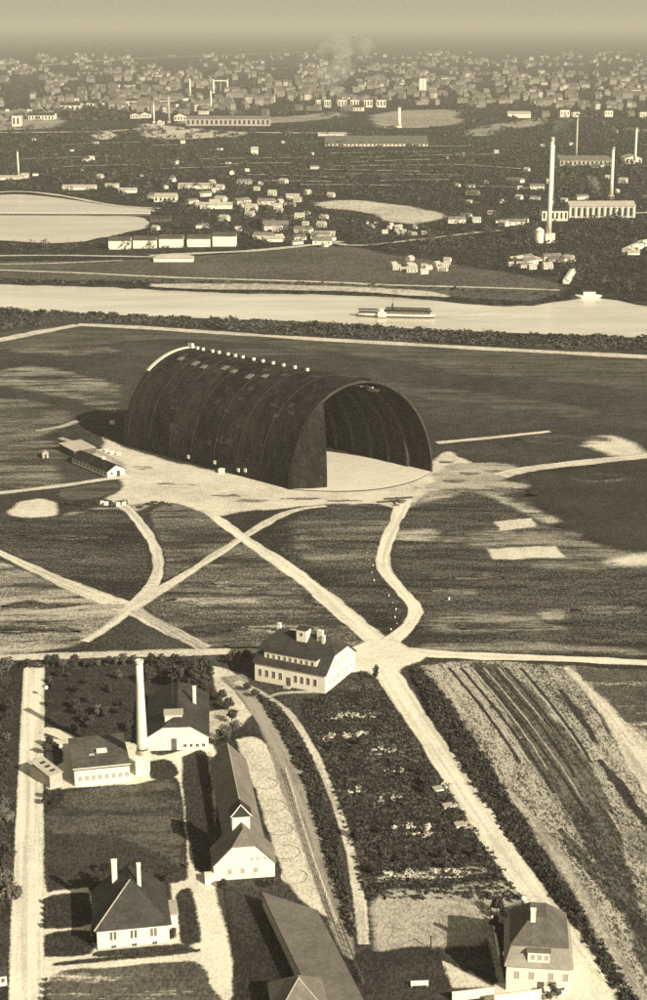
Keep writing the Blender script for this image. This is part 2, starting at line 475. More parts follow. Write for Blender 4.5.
tag(g, 'flat dark plain of heath and turf on both sides of the river', 'ground', kind='structure')
wv = shifted(south, 8, WATER_Z) + shifted(north, -4, WATER_Z)
wv = [Vector((p.x, p.y - (12 if k < nx else -12), WATER_Z)) for k, p in enumerate(wv)]
rv = mesh_obj('river', wv, [(i, i+1, nx+i+1, nx+i) for i in range(nx-1)], 'river_water')
tag(rv, 'broad pale river crossing behind the airship hangar', 'river', kind='structure')

# ------------------------------------------------------------------ fields, yards and lawns (sheets on the plain)
def fld(name, poly, mat, label, **k):
    return sheet(name, poly, mat, label, 'ground', **k)

# between the river and the hangar
fld('meadow', [(-10,334),(60,326),(90,327),(200,331),(330,340),(470,349),(660,358),(660,392),(470,372),(330,352),(180,340),(100,345),(-10,352)], 'turf_mid', 'strip of grey turf below the white riverside road', rim=6, jit=4, size=20, step=5)
fld('meadow', [(-10,372),(30,366),(70,372),(118,386),(113,412),(80,402),(40,392),(-10,386)], 'meadow_pale', 'pale dry meadow beside the rear of the hangar', rim=6, jit=3, size=12)
fld('meadow', [(355,378),(420,385),(520,398),(600,412),(560,418),(470,405),(425,398),(395,392)], 'turf_mid', 'grey worn grass behind the mouth of the hangar', rim=6, jit=4, size=14)
fld('rough_ground', [(-10,398),(30,400),(70,412),(60,428),(30,440),(-10,446)], 'stubble_mid', 'streaky rough ground left of the long hut', rim=6, jit=2)
fld('rough_ground', [(-10,448),(40,440),(66,448),(60,470),(66,482),(30,490),(-10,494)], 'stubble_mid', 'streaky rough ground around the small square hut', rim=6, jit=2)
# apron of the hangar
fld('sand_yard', [(104,437),(130,449),(180,464),(240,476),(288,484),(330,478),(400,472),(428,468),(437,458),(450,452),(478,468),(500,477),(482,486),(440,490),(424,497),(412,507),(394,508),(360,504),(320,505),(290,508),(240,512),(215,516),(185,506),(160,503),(140,504),(116,506),(108,498),(122,490),(120,478),(112,466),(84,448),(100,449)], 'sand', 'bright trampled sand apron round the hangar', jit=1.6, size=9)
fld('sand_yard', [(8,512),(22,502),(46,499),(58,507),(48,517),(12,516)], 'sand', 'pale sand patch beside the western field', jit=1.5)
fld('sand_yard', [(60,514),(90,509),(125,506),(140,502),(150,506),(128,513),(100,516),(64,518)], 'sand_broken', 'dull sandy margin at the head of the western field', jit=1.5)
fld('turf', [(60,490),(112,482),(120,490),(100,497),(64,500)], 'turf_mid', 'small turf wedge between the hut track and the hedge', jit=1)
fld('sand_yard', [(436,470),(470,462),(515,466),(505,478),(530,488),(470,500),(420,503),(430,488)], 'sand_broken', 'scuffed sand spreading right of the hangar mouth', jit=2.5, size=7)
fld('rough_ground', [(420,498),(470,490),(500,496),(540,510),(590,530),(540,535),(470,530),(410,530),(405,512)], 'stubble_pale', 'streaked pale ground below the scuffed sand', rim=6, jit=2)
# fields in front of the hangar
fld('field', [(-10,521),(60,517),(116,509),(136,530),(148,555),(149,580),(133,600),(110,598),(50,572),(-10,546)], 'stubble_dark', 'dark ploughed field on the western edge', jit=1.2)
fld('field', [(-10,556),(60,585),(124,611),(86,640),(40,652),(-10,657)], 'stubble_pale', 'pale streaked field under the crossing tracks', jit=1.2)
fld('field', [(150,512),(172,504),(210,516),(243,540),(200,562),(164,580),(166,560),(155,532)], 'stubble_mid', 'wedge of stubble inside the curved track', jit=1.0)
fld('field', [(142,607),(190,575),(252,546),(345,618),(368,642),(300,650),(262,655),(205,646)], 'stubble_mid', 'wide stubble field above the office house', jit=1.0)
fld('field', [(264,532),(330,507),(393,508),(380,545),(377,575),(402,604),(400,622),(382,633),(356,613),(302,572)], 'stubble_dark', 'dark striped field before the hangar mouth', jit=1.0)
fld('field', [(290,522),(392,520),(384,536),(378,560),(330,566),(300,556)], 'stubble_mid', 'paler band across the field before the hangar mouth', rim=5, jit=1.5)
fld('field', [(398,512),(440,500),(480,494),(545,524),(655,568),(655,645),(430,641),(418,612),(394,570),(392,545)], 'stubble_dark', 'broad dark field east of the winding lane', rim=5, jit=1.2)
fld('field', [(536,470),(600,463),(660,456),(660,553),(600,546),(548,516),(528,490)], 'turf_dark', 'nearly black meadow on the eastern edge', rim=6, jit=7, size=16)
fld('sand_patch', [(394,532),(430,529),(442,538),(420,546),(396,548)], 'sand_broken', 'rounded sandy corner beside the winding lane', rim=6, jit=1)
fld('sand_patch', [(443,536),(500,528),(560,530),(600,545),(655,556),(655,569),(560,570),(520,562),(480,548),(440,544)], 'meadow_pale', 'grey bare stretch under the black meadow', rim=6, jit=2)
fld('sand_patch', [(487,549),(555,546),(566,557),(494,560)], 'sand', 'bright sandy strip on the eastern field', rim=1.6, jit=1, smooth=False)
fld('sand_patch', [(494,522),(532,518),(536,527),(500,531)], 'sand', 'small bright sandy square on the eastern field', rim=1.6, jit=1, smooth=False)
fld('sand_patch', [(620,556),(660,552),(660,566),(606,565)], 'sand', 'bright sand tongue at the field edge', rim=6, jit=1.5)
fld('sand_patch', [(436,614),(500,612),(545,620),(568,630),(520,632),(440,631),(420,622)], 'meadow_pale', 'pale cut strip low on the eastern field', rim=6, jit=1.8)
fld('sand_patch', [(536,612),(560,610),(566,618),(545,620)], 'sand_broken', 'tiny pale fleck on the eastern field', rim=6, jit=0.8)
fld('sand_patch', [(425,643),(500,640),(580,645),(660,651),(660,657),(560,652),(430,651)], 'meadow_pale', 'pale verge along the straight main road', rim=6, jit=1)
fld('sand_patch', [(582,446),(598,436),(626,440),(645,452),(640,457),(612,456),(600,450)], 'sand', 'bright sandy hollow beside the eastern track', rim=6, jit=1.5)
for i, (x, y, w_, h_, mm) in enumerate([(470,576,40,3,'stubble_mid'),(560,590,50,3,'stubble_mid'),(610,610,40,4,'stubble_mid'),(450,592,30,3,'meadow_pale'),(60,536,50,3,'stubble_mid'),(90,560,30,4,'stubble_mid'),(340,545,30,3,'stubble_mid'),(210,600,50,4,'stubble_pale'),(280,628,40,4,'stubble_pale'),(240,585,30,3,'stubble_pale'),(320,600,20,5,'stubble_dark'),(200,632,30,3,'stubble_dark'),(50,606,50,3,'stubble_dark'),(30,630,50,3,'stubble_dark'),(600,478,30,4,'stubble_mid'),(520,372,90,5,'turf_mid'),(560,440,50,5,'turf_mid'),(60,350,60,5,'stubble_mid'),(270,352,60,4,'turf_mid')]):
    fld('field_streak', [(x-w_,y),(x-w_*.4,y-h_),(x+w_*.5,y-h_*.8),(x+w_,y+h_*.2),(x+w_*.3,y+h_),(x-w_*.5,y+h_*.8)], mm, 'ragged streak of different growth in the fields', jit=2.5, size=4, rim=7)['group'] = 'streaks in the fields'
# lower right: lanes and striped plots
fld('field', [(418,668),(480,661),(560,666),(660,672),(660,1010),(640,1010),(580,890),(500,760)], 'lane_field', 'streaked pale plots in the lower eastern corner', jit=1)
fld('field', [(424,666),(458,664),(480,690),(520,740),(556,800),(590,860),(640,960),(660,1010),(600,1010),(575,930),(530,850),(480,760),(440,700)], 'lane_field', 'pale striped plot beside the black hedge strip', jit=1)
fld('field', [(470,664),(500,668),(540,700),(590,765),(612,815),(628,870),(655,930),(655,980),(610,890),(560,800),(510,720)], 'lane_field_dark', 'dark furrowed plot between two pale plots', jit=1.2)
fld('field', [(575,668),(660,670),(660,730),(628,726),(600,695)], 'turf_mid', 'dim grass corner below the main road', jit=1.5)
fld('field', [(408,668),(420,668),(446,700),(476,742),(505,790),(536,838),(570,890),(606,945),(648,1010),(628,1010),(588,945),(538,870),(490,812),(462,765),(430,712)], 'turf_dark', 'black overgrown strip beside the straight lane', jit=1.2, size=7)
fld('field', [(520,745),(548,742),(572,772),(604,806),(622,850),(600,835),(566,800),(535,770)], 'lane_field_dark', 'short dark plot ending at a pale corner', jit=1)
# allotments and the gardens round the works
fld('allotment', [(300,702),(340,690),(378,684),(420,745),(470,822),(528,905),(500,884),(440,890),(366,896),(348,834),(322,765)], 'allotment_soil', 'dark allotment gardens flecked with crops', jit=0.8)
fld('sand_yard', [(373,902),(382,893),(440,888),(502,882),(522,900),(492,914),(486,942),(430,947),(376,950)], 'sand_dull', 'bare pale plot below the allotments', jit=1.2)
fld('sand_yard', [(378,876),(430,868),(478,866),(484,872),(430,878),(380,882)], 'sand_dull', 'thin pale strip across the allotment foot', jit=1)
fld('garden', [(362,955),(430,948),(446,985),(440,1008),(360,1008)], 'turf_dark', 'dark kitchen garden at the lower edge', jit=0.8)
fld('sand_yard', [(443,961),(494,987),(452,988)], 'sand', 'pale triangle of yard beside the mansard house', jit=0.3, smooth=False)  # sunlit wedge up to a shadow edge, painted as pale sand
fld('embankment', [(250,690),(276,704),(310,758),(338,845),(357,940),(346,937),(324,872),(298,792),(276,735)], 'turf_dark', 'dark planted embankment between lane and footpath', jit=0.7)
# lawns of the works and the villa as islands between the pale drives
fld('works_yard', [(40,735),(75,742),(130,742),(160,756),(212,745),(216,800),(214,880),(224,1010),(12,1010),(16,900),(22,780),(30,735)], 'road_dust', 'pale gravel drives between the works lawns', jit=0.3, size=4)
fld('lawn', [(44,808),(58,792),(72,788),(100,787),(135,785),(160,779),(176,778),(182,800),(187,866),(178,882),(110,885),(60,890),(45,884)], 'turf_dark', 'lower half of the large rounded lawn', jit=0.25)  # shade on the lower lawn is put into the colour as darker turf
fld('lawn', [(60,793),(100,788),(150,784),(174,782),(180,830),(184,868),(150,850),(110,838),(46,832),(47,808)], 'turf_mid', 'lighter upper half of the large rounded lawn', jit=1.2)
fld('lawn', [(43,742),(52,741),(60,748),(62,762),(48,770),(47,790),(60,788),(62,800),(52,808),(43,808)], 'turf_dark', 'narrow shrubby plot around the small annex', jit=0.3)
fld('lawn', [(43,900),(56,895),(86,893),(90,900),(90,924),(46,929),(42,924)], 'turf_dark', 'small square lawn left of the villa', jit=0.2)
fld('lawn', [(43,937),(58,932),(88,931),(91,937),(89,954),(46,957),(42,952)], 'turf_dark', 'smaller square lawn left of the villa steps', jit=0.2)
fld('lawn', [(176,897),(182,890),(192,893),(200,936),(196,943),(182,943)], 'turf_dark', 'slim lawn right of the villa', jit=0.2)
fld('lawn', [(44,985),(60,972),(110,968),(180,962),(200,966),(210,985),(212,1012),(42,1012)], 'turf_mid', 'rounded lawn at the lower edge below the villa', jit=0.3)
fld('lawn', [(84,880),(112,868),(150,862),(168,880),(176,925),(168,940),(98,946),(95,900)], 'turf_dark', 'dark planted ground around the villa', jit=0.4)
fld('lawn', [(150,762),(166,760),(176,768),(176,776),(152,779)], 'turf_dark', 'small half round lawn beside the chimney base', jit=0.2)
fld('lawn', [(182,758),(205,752),(212,800),(216,850),(208,872),(192,862),(184,800)], 'turf_dark', 'dark grass strip between lawn and long hall', jit=0.4)
fld('lawn', [(-10,664),(26,666),(24,720),(21,800),(17,880),(13,1010),(-10,1010)], 'turf_dark', 'dark orchard ground on the western edge', jit=0.4)
fld('lawn', [(98,951),(168,945),(186,946),(186,951),(98,957)], 'turf_dark', 'flower bed along the villa front', jit=0.15)
fld('lawn', [(56,963),(110,957),(190,950),(192,953),(112,961),(58,966)], 'turf_dark', 'narrow clipped strip between two villa drives', jit=0.15)
fld('lawn', [(46,672),(130,668),(205,668),(211,690),(208,720),(150,738),(130,742),(80,742),(46,730)], 'turf_dark', 'shady garden behind the tall chimney', jit=0.5)
fld('works_yard', [(196,714),(228,710),(240,722),(222,738),(208,736)], 'sand_dull', 'pale yard beside the boiler house', jit=0.4)
fld('works_yard', [(210,666),(232,672),(246,692),(262,712),(250,716),(238,728),(226,716),(228,708),(216,690)], 'sand', 'pale forecourt west of the office house', jit=0.4)
fld('filter_yard', [(236,740),(262,740),(286,790),(316,862),(336,915),(312,908),(286,880),(262,810)], 'sand', 'pale yard holding the round settling beds', jit=0.5)
fld('lane_bank', [(252,700),(262,704),(298,760),(325,838),(347,910),(354,956),(338,944),(300,840),(272,760)], 'road_grey', 'grey sloping bank of the sunken lane', jit=0.4)

fld('lawn', [(224,887),(262,894),(284,938),(304,982),(320,1012),(242,1012),(232,950)], 'turf_dark', 'dark speckled lawn below the clipped gable', jit=0.3)
# ------------------------------------------------------------------ roads, lanes and tracks
def rd(poly, w, mat, label, **k):
    return ribbon('road', poly, w, mat, label, 'road', **k)
rd([(-20,344),(0,340),(40,332),(78,325)], 9, 'far_road', 'white riverside road climbing to its bend', jit=0.8, smooth=False)
rd([(77,324.6),(140,327.5),(198,331.5),(320,339.5),(480,348.5),(665,358)], 8.5, 'far_road', 'straight white riverside road behind the hangar', jit=0.8, smooth=False)
rd([(-15,495),(60,486),(108,479),(140,477)], 3.6, 'sand', 'thin pale track to the long hut')
rd([(60,438),(88,448),(110,458),(124,466)], 3.0, 'sand_dull', 'faint track behind the long hut')
rd([(36,431),(60,427),(78,421)], 4.0, 'sand_dull', 'short pale track by the rear of the hangar')
rd([(437,443),(490,438),(550,431.5)], 3.2, 'sand', 'thin pale path leading away from the hangar mouth')
rd([(500,476),(530,469),(590,462),(665,454)], 6.5, 'sand', 'broad pale track toward the eastern edge')
rd([(-20,543),(0,553),(62,582),(126,608),(160,626),(206,648)], [3.5,4,5,7,5,3.5], 'sand', 'worn track crossing the western fields', jit=0.8)
rd([(120,505),(130,512),(150,538),(158,562),(153,584),(134,607)], [4.4,3.8,3.8,3.8,3.8,5], 'sand', 'curved track looping off the apron')
rd([(326,506),(290,512),(255,530),(190,572),(132,608),(112,624),(84,642)], [3.2,3.2,3.8,3.8,4.6,3.5,3], 'sand', 'slanting track from apron to the track crossing', jit=0.7)
rd([(206,510),(232,530),(256,547),(300,577),(345,614),(378,642)], [4,4.6,5.6,5.8,6,6.5], 'road_dust', 'broad diagonal track to the road fork', jit=0.8)
rd([(405,500),(398,516),(386,545),(384,568),(402,592),(415,608),(410,624),(392,640),(378,646)], [6,4.6,4.2,4.2,4.2,4.2,4.6,5.5,5.5], 'road_dust', 'winding S shaped lane down from the hangar')
rd([(-20,615),(40,612),(90,607),(124,607)], [2,3,3,3], 'sand_dull', 'faint level track joining the crossing', jit=0.8)
rd([(136,610),(180,636),(204,650)], 3.5, 'sand_dull', 'faint track below the crossing', jit=0.8)
rd([(-20,659),(100,655),(200,652.5),(262,651)], 4.6, 'sand', 'hedge lined stretch of the main road', jit=0.7)
rd([(365,652),(400,652),(470,656),(560,659),(665,664)], [9,6,4.2,4,4], 'road_dust', 'straight white main road to the eastern edge', jit=0.4)
fld('road_fork', [(326,662),(350,648),(372,640),(396,641),(412,650),(430,654),(418,662),(402,668),(394,682),(380,680),(368,672),(350,672)], 'road_dust', 'bright open fork where lanes and main road meet', jit=0.8)
rd([(384,668),(408,706),(436,748),(470,800),(503,852),(536,898),(572,948),(618,1015)], [6.5,6.5,6.3,6.3,6.3,6.4,6.6,7], 'road_dust', 'straight pale lane running down past the allotments', jit=0.6, vary=0.4)
rd([(34,664),(33,700),(31,760),(29,840),(27,920),(26,1012)], [5.6,5.6,5.6,5.8,6,6], 'road_dust', 'straight pale drive along the works', jit=0.25, vary=0.15)
rd([(42,730),(56,733),(72,741)], 3.0, 'sand', 'short curved drive into the works', jit=0.2)
rd([(232,676),(256,706),(280,748),(302,796),(322,850),(346,930)], [6,5,4.6,4.6,4.6,4], 'road_grey', 'grey sunken lane curving past the works', jit=0.3)
rd([(236,682),(262,694),(290,715),(312,750),(332,795),(350,850),(360,905),(364,945)], [2.2,2,2,2,2,2.2,2.4,2.6], 'sand', 'narrow pale footpath beside the embankment', jit=0.25)
rd([(262,702),(280,694),(322,692)], 1.6, 'sand_dull', 'thin path to the office house door', jit=0.15)
for i in range(11):                                   # cart ruts and furrow ends along the plots
    x0 = 446 + i*7.5 + (3 if i % 3 == 0 else 0); L_ = 0.55 + 0.45*((i*37) % 10)/10
    pts_ = [(x0, 668), (x0+52*L_, 668+62*L_), (x0+98*L_, 668+124*L_), (x0+128*L_, 668+172*L_)]
    rd(pts_, 0.5 if i % 2 else 0.8, 'sand_dull' if i % 2 else 'turf_dark', 'pale cart rut in the striped plots' if i % 2 else 'dark furrow in the striped plots', jit=0.5, rim=0.3)['group'] = 'pale ruts' if i % 2 else 'dark furrows'
for i, (x, y, L_) in enumerate([(560,690,40),(590,700,50),(545,720,40),(600,760,50),(575,760,40),(615,730,40),(630,800,40),(560,830,40),(585,860,40),(620,900,50),(635,950,40)]):
    rd([(x,y),(x+L_*.45,y+L_*.6),(x+L_*.95,y+L_*1.35)], [0.8,2.6,0.8], 'lane_field_dark' if i % 3 else 'turf_dark', 'dark weedy streak in the pale striped plots', jit=1.2, rim=1.0)['group'] = 'weedy streaks'
rd([(566,668),(590,692),(618,725),(660,780)], [2,3,5,9], 'sand', 'pale widening track in the eastern corner', jit=0.8)
rd([(505,790),(540,830),(566,870),(590,910),(616,960),(640,1010)], [2.5,3,3.5,3.5,4,5], 'sand_dull', 'broken pale stony strip beside the dark plot', jit=1.2)
fld('sand_patch', [(606,818),(630,826),(662,832),(662,876),(636,852)], 'meadow_pale', 'pale corner where the dark plot ends', jit=1, rim=4)
rd([(486,905),(488,925),(494,950),(502,985)], 1.4, 'sand_dull', 'narrow path along the mansard house garden', jit=0.2)
fld('works_yard', [(496,985),(560,975),(585,965),(612,1012),(490,1012)], 'road_dust', 'pale forecourt of the mansard house', jit=0.4)
rd([(210,752),(218,790),(226,830),(232,850)], 0.8, 'sand', 'thin pale kerb line beside the long hall', jit=0.05)

# ------------------------------------------------------------------ beyond the river
def far(name, poly, mat, label, jit=6, size=40, step=8, **k):
    return sheet(name, poly, mat, label, 'ground', jit=jit, size=size, step=step, zstep=0.03, rim=jit*1.5, **k)
for i, (x, y, w_, h_) in enumerate([(226,496,16,1.2),(252,501,20,1.3),(300,499,22,1.1),(345,501,18,0.9),(455,481,14,1.5),(470,474,12,1.3),(178,484,20,1.2),(140,468,14,1.2),(500,488,16,1.5),(446,462,8,1.4),(420,489,16,1.0)]):
    fld('turf_tuft', [(x-w_,y),(x-w_*.4,y-h_),(x+w_*.5,y-h_*.7),(x+w_,y+h_*.2),(x+w_*.3,y+h_),(x-w_*.5,y+h_*.7)], 'stubble_mid', 'faint grassy streak worn into the sand apron', jit=2.0, size=3.5, step=0.8, rim=4)['group'] = 'grassy streaks on the apron'
ZLEV[0] = 0.3
far('meadow', [(-20,262),(120,261),(210,256),(330,247),(400,256),(470,268),(560,284),(540,300),(470,298),(330,289),(150,283),(-20,278)], 'meadow_far', 'grey river meadow on the far bank')
far('sand_bank', [(150,284.5),(240,284),(330,287),(420,291),(450,297),(420,296.5),(340,292),(240,290),(160,288)], 'far_sand', 'light sandy shore on the far bank', jit=3)
far('basin', [(-20,197),(20,195),(60,199),(110,206),(150,210),(146,213.2),(100,213),(-20,213)], 'basin_water', 'upper harbour basin above the narrow jetty', jit=3)
far('basin', [(-20,216),(110,217),(138,219),(146,224),(140,229),(112,235),(100,238),(60,243),(20,241),(-20,240)], 'basin_water', 'lower harbour basin below the narrow jetty', jit=5)
far('sand_field', [(316,203),(350,200.5),(390,204),(430,211),(441,217),(425,223),(405,224),(385,221),(372,214),(345,210),(322,208)], 'far_sand', 'pale oval clearing in the dark far bank', jit=6)
rd([(150,256),(206,253.5),(262,250.5),(342,242)], 9, 'far_road', 'pale road behind the far shore meadow', jit=2, zstep=0.03)
rd([(-20,256.5),(60,256),(154,257.5)], 6, 'far_road', 'thin pale road along the harbour', jit=2, zstep=0.03)
rd([(-20,265),(50,264),(122,261)], 4, 'far_road', 'faint path on the river meadow', jit=2, zstep=0.03)
rd([(-20,270),(85,274),(170,278),(330,283),(380,285.5),(490,288.5),(560,291)], 5, 'far_road', 'thin towpath above the far shore', jit=2, zstep=0.03)
rd([(-20,194),(20,192),(60,196),(115,206),(160,209)], 7, 'far_road', 'curved pale dyke round the harbour basin', jit=2, zstep=0.03)
rd([(330,243),(360,246),(420,240),(470,234),(500,231)], 6, 'far_sand', 'broken pale track through the far bank', jit=8, zstep=0.03)
rd([(560,217),(600,214.5),(660,213)], 9, 'far_road', 'pale road in front of the arched factory', jit=2, zstep=0.03)
rd([(-20,133),(96,132),(150,128.5),(170,129.5),(235,132.5),(330,133.5),(350,134)], 16, 'far_road', 'pale straight road across the far yards', jit=5, zstep=0.05)
far('sand_field', [(134,128),(150,123.5),(170,126),(190,128.5),(240,133),(230,137),(205,138.5),(180,140),(150,138),(140,133)], 'far_sand', 'large pale heap field in the far yards', jit=14, size=90, step=20)
far('sand_field', [(93,136),(102,131.5),(112,133),(117,137),(106,140),(96,139)], 'far_sand', 'small pale heap field in the far yards', jit=6, size=60, step=15)
far('sand_field', [(186,126),(190,119),(270,117.5),(330,113),(345,112),(340,118),(270,124),(220,126)], 'meadow_far_pale', 'pale band of fields before the far town', jit=14, size=90, step=20)
far('sand_field', [(370,116),(400,111),(440,110),(462,112),(456,118),(470,121),(440,127),(410,128),(380,128),(372,122)], 'meadow_far_pale', 'pale open field beside the far town', jit=14, size=90, step=20)
far('sand_field', [(466,134),(480,127),(520,121),(548,119),(540,126),(510,130),(480,137)], 'meadow_far_pale', 'pale slanting field on the far eastern side', jit=14, size=90, step=20)
far('sand_field', [(-20,112),(50,110),(60,126),(20,130),(-20,131)], 'meadow_far_pale', 'pale haze grey field on the far western side', jit=14, size=90, step=20)
for i, (xa, ya, xb, yb) in enumerate([(330,154,440,152),(350,163,430,160),(300,170,420,172),(200,160,320,158),(240,175,330,178),(20,160,120,157),(340,148,470,147),(360,158,500,155),(330,167,450,166),(345,175,460,176),(220,165,300,164),(160,170,230,168),(250,182,330,183),(60,168,140,166),(300,186,400,187),(380,182,450,181),(440,165,520,170),(60,146,140,143),(480,188,530,190),(150,147,190,146)]):
    rd([(xa,ya),((xa+xb)/2,(ya+yb)/2-0.4),(xb,yb)], 5, 'far_sand', ['pale thread of track in the dark far yards'][0], jit=5, zstep=0.05)['group'] = 'tracks in the far yards'
rd([(320,69),(420,64),(500,62),(560,64)], 40, 'meadow_far_pale', 'pale streak near the horizon', jit=20, size=200, zstep=0.1)
rd([(40,66),(160,58),(330,52)], 60, 'meadow_far_pale', 'second pale streak near the horizon', jit=20, size=200, zstep=0.1)
rd([(395,70),(420,66.5),(460,66)], 60, 'woods_far', 'dark wooded streak near the horizon', jit=20, size=200, zstep=0.1)
rd([(-20,44),(200,38),(430,33),(660,36)], 700, 'woods_far', 'dim ridge of woods close to the horizon', jit=200, size=3000, zstep=0.2)

# ------------------------------------------------------------------ helpers: buildings
def grad(pa, pb):
    a, b = G(*pa), G(*pb)
    return a, math.atan2(b.y-a.y, b.x-a.x), (b-a).length

def roof_mesh(parent, w, d, h, rise, ridge, ends, over, mat, name='roof', x0=0, y0=0, lift=0.16, thick=0.22, mansard=None):
    """ends = ((clip, inset), (clip, inset)) at the two ridge ends; clip 1 = gable, 0 = full hip."""
    Lr, Wd = (w, d) if ridge == 'x' else (d, w)
    mp = (lambda u, v, z: (x0+u, y0+v, z)) if ridge == 'x' else (lambda u, v, z: (x0+v, y0+u, z))
    slope = rise/(Wd/2)
    z0 = h - slope*over + lift
    e0, e1 = -over, Lr+over
    lo, hi, mid, zr = -over, Wd+over, Wd/2, h+rise+lift
    vs, fs = [], []
    def V(u, v, z):
        vs.append(mp(u, v, z)); return len(vs)-1
    a, b = V(e0, lo, z0), V(e1, lo, z0)
    c, dd = V(e1, hi, z0), V(e0, hi, z0)
    (c0, i0), (c1, i1) = ends
    r0, r1 = V(e0+i0, mid, zr), V(e1-i1, mid, zr)
    def edge(end, side, cl):
        v = lo+(mid-lo)*cl if side == 0 else hi-(hi-mid)*cl
        return V(e0 if end == 0 else e1, v, z0+(zr-z0)*cl)
    s0, s1 = [a, b], [c, dd]
    if c1 < 1:
        if c1 > 0:
            p, q = edge(1, 0, c1), edge(1, 1, c1)
            s0 += [p, r1]; fs.append((p, q, r1)); tail1 = [q]
        else:
            s0 += [r1]; fs.append((b, c, r1)); tail1 = []
    else: s0 += [r1]; tail1 = []
    s0 += [r0]
    s1 += []
    if c0 < 1:
        if c0 > 0:
            p2, q2 = edge(0, 0, c0), edge(0, 1, c0)
            s0 += [p2]; fs.append((q2, p2, r0)); s1 += [q2]
        else: fs.append((dd, a, r0))
    s1 += [r0, r1] + tail1
    fs += [tuple(s0), tuple(s1)]
    o = mesh_obj(name, vs, fs, mat, parent)
    for pl in o.data.polygons:
        if pl.normal.z < 0: pl.flip()
    sm = o.modifiers.new('thickness', 'SOLIDIFY'); sm.thickness = thick; sm.offset = -1
    return o

def wall_mesh(parent, w, d, h, rise, ridge, ends, mat, name='wall', x0=0, y0=0, zb=-0.3):
    mb = MB(); mb.box(x0, y0, zb, x0+w, y0+d, h)
    Lr, Wd = (w, d) if ridge == 'x' else (d, w)
    mp = (lambda u, v, z: (x0+u, y0+v, z)) if ridge == 'x' else (lambda u, v, z: (x0+v, y0+u, z))
    for k, (cl, ins) in enumerate(ends):
        if cl <= 0 or rise <= 0: continue
        u0, u1 = (0.003, 0.3) if k == 0 else (Lr-0.3, Lr-0.003)
        z1 = h+rise*cl
        q = [(0.003, h-0.3), (Wd-0.003, h-0.3), (Wd-0.003, h), (Wd-Wd/2*cl, z1), (Wd/2*cl, z1), (0.003, h)]
        if cl >= 1: q = [(0.003, h-0.3), (Wd-0.003, h-0.3), (Wd-0.003, h), (Wd/2, z1), (0.003, h)]
        n = len(q)
        mb.add([mp(u0, v, z) for v, z in q] + [mp(u1, v, z) for v, z in q],
               [tuple(range(n)), tuple(range(2*n-1, n-1, -1))] + [(i, n+i, n+(i+1) % n, (i+1) % n) for i in range(n)])
    return mb.build(name, mat, parent)

def face_map(face, w, d, x0=0, y0=0):
    if face == 'front': return lambda s, o, z: (x0+s, y0-o, z)
    if face == 'right': return lambda s, o, z: (x0+w+o, y0+s, z)
    if face == 'left': return lambda s, o, z: (x0-o, y0+d-s, z)
    return lambda s, o, z: (x0+w-s, y0+d+o, z)

def map_box(mb, mp, s0, s1, o0, o1, z0, z1):
    c = [mp(s, o, z) for s in (s0, s1) for o in (o0, o1) for z in (z0, z1)]
    mb.add(c, [(0,1,3,2),(4,6,7,5),(0,4,5,1),(2,3,7,6),(0,2,6,4),(1,5,7,3)])

def window(parent, mp, s, z, w=0.9, h=1.4, pane='pane', frame='paint_white', name='window'):
    f = MB(); t = 0.07
    map_box(f, mp, s-w/2-t, s-w/2, 0.004, 0.06, z-t, z+h+t); map_box(f, mp, s+w/2, s+w/2+t, 0.004, 0.06, z-t, z+h+t)
    map_box(f, mp, s-w/2, s+w/2, 0.004, 0.06, z+h, z+h+t); map_box(f, mp, s-w/2, s+w/2, 0.004, 0.09, z-t, z)
    map_box(f, mp, s-0.02, s+0.02, 0.034, 0.05, z, z+h)
    fo = f.build(name, frame, parent)
    g = MB(); map_box(g, mp, s-w/2, s+w/2, 0.006, 0.03, z, z+h)
    g.build('pane', pane, fo)
    return fo

def win_row(parent, mp, xs, z, w=0.9, h=1.4, **k):
    for s in xs: window(parent, mp, s, z, w, h, **k)

def door(parent, mp, s, w=1.1, h=2.2, mat='timber'):
    m = MB(); map_box(m, mp, s-w/2, s+w/2, 0.004, 0.07, 0.02, h); o = m.build('door', mat, parent)
    k = MB(); map_box(k, mp, s+w/2-0.18, s+w/2-0.1, 0.072, 0.13, h*0.45, h*0.45+0.08); k.build('handle', 'steel_dark', o)

def chimney(parent, x, y, z0, z1, sx=0.7, sy=0.7, mat='plaster', cap='tile_grey'):
    m = MB(); m.box(x-sx/2, y-sy/2, z0, x+sx/2, y+sy/2, z1)
    m.box(x-sx/2-0.08, y-sy/2-0.08, z1+0.002, x+sx/2+0.08, y+sy/2+0.08, z1+0.15)
    return m.build('chimney', mat, parent)

def base(name, label, cat, pl, pr, group=None, rz=None, w=None):
    a, an, ww = grad(pl, pr)
    o = empty(name, a, an if rz is None else rz)
    tag(o, label, cat, group)
    return o, (ww if w is None else w)

GAB = ((1, 0), (1, 0))

FBX = [(0,1,2,3),(7,6,5,4),(0,4,5,1),(1,5,6,2),(2,6,7,3),(3,7,4,0)]
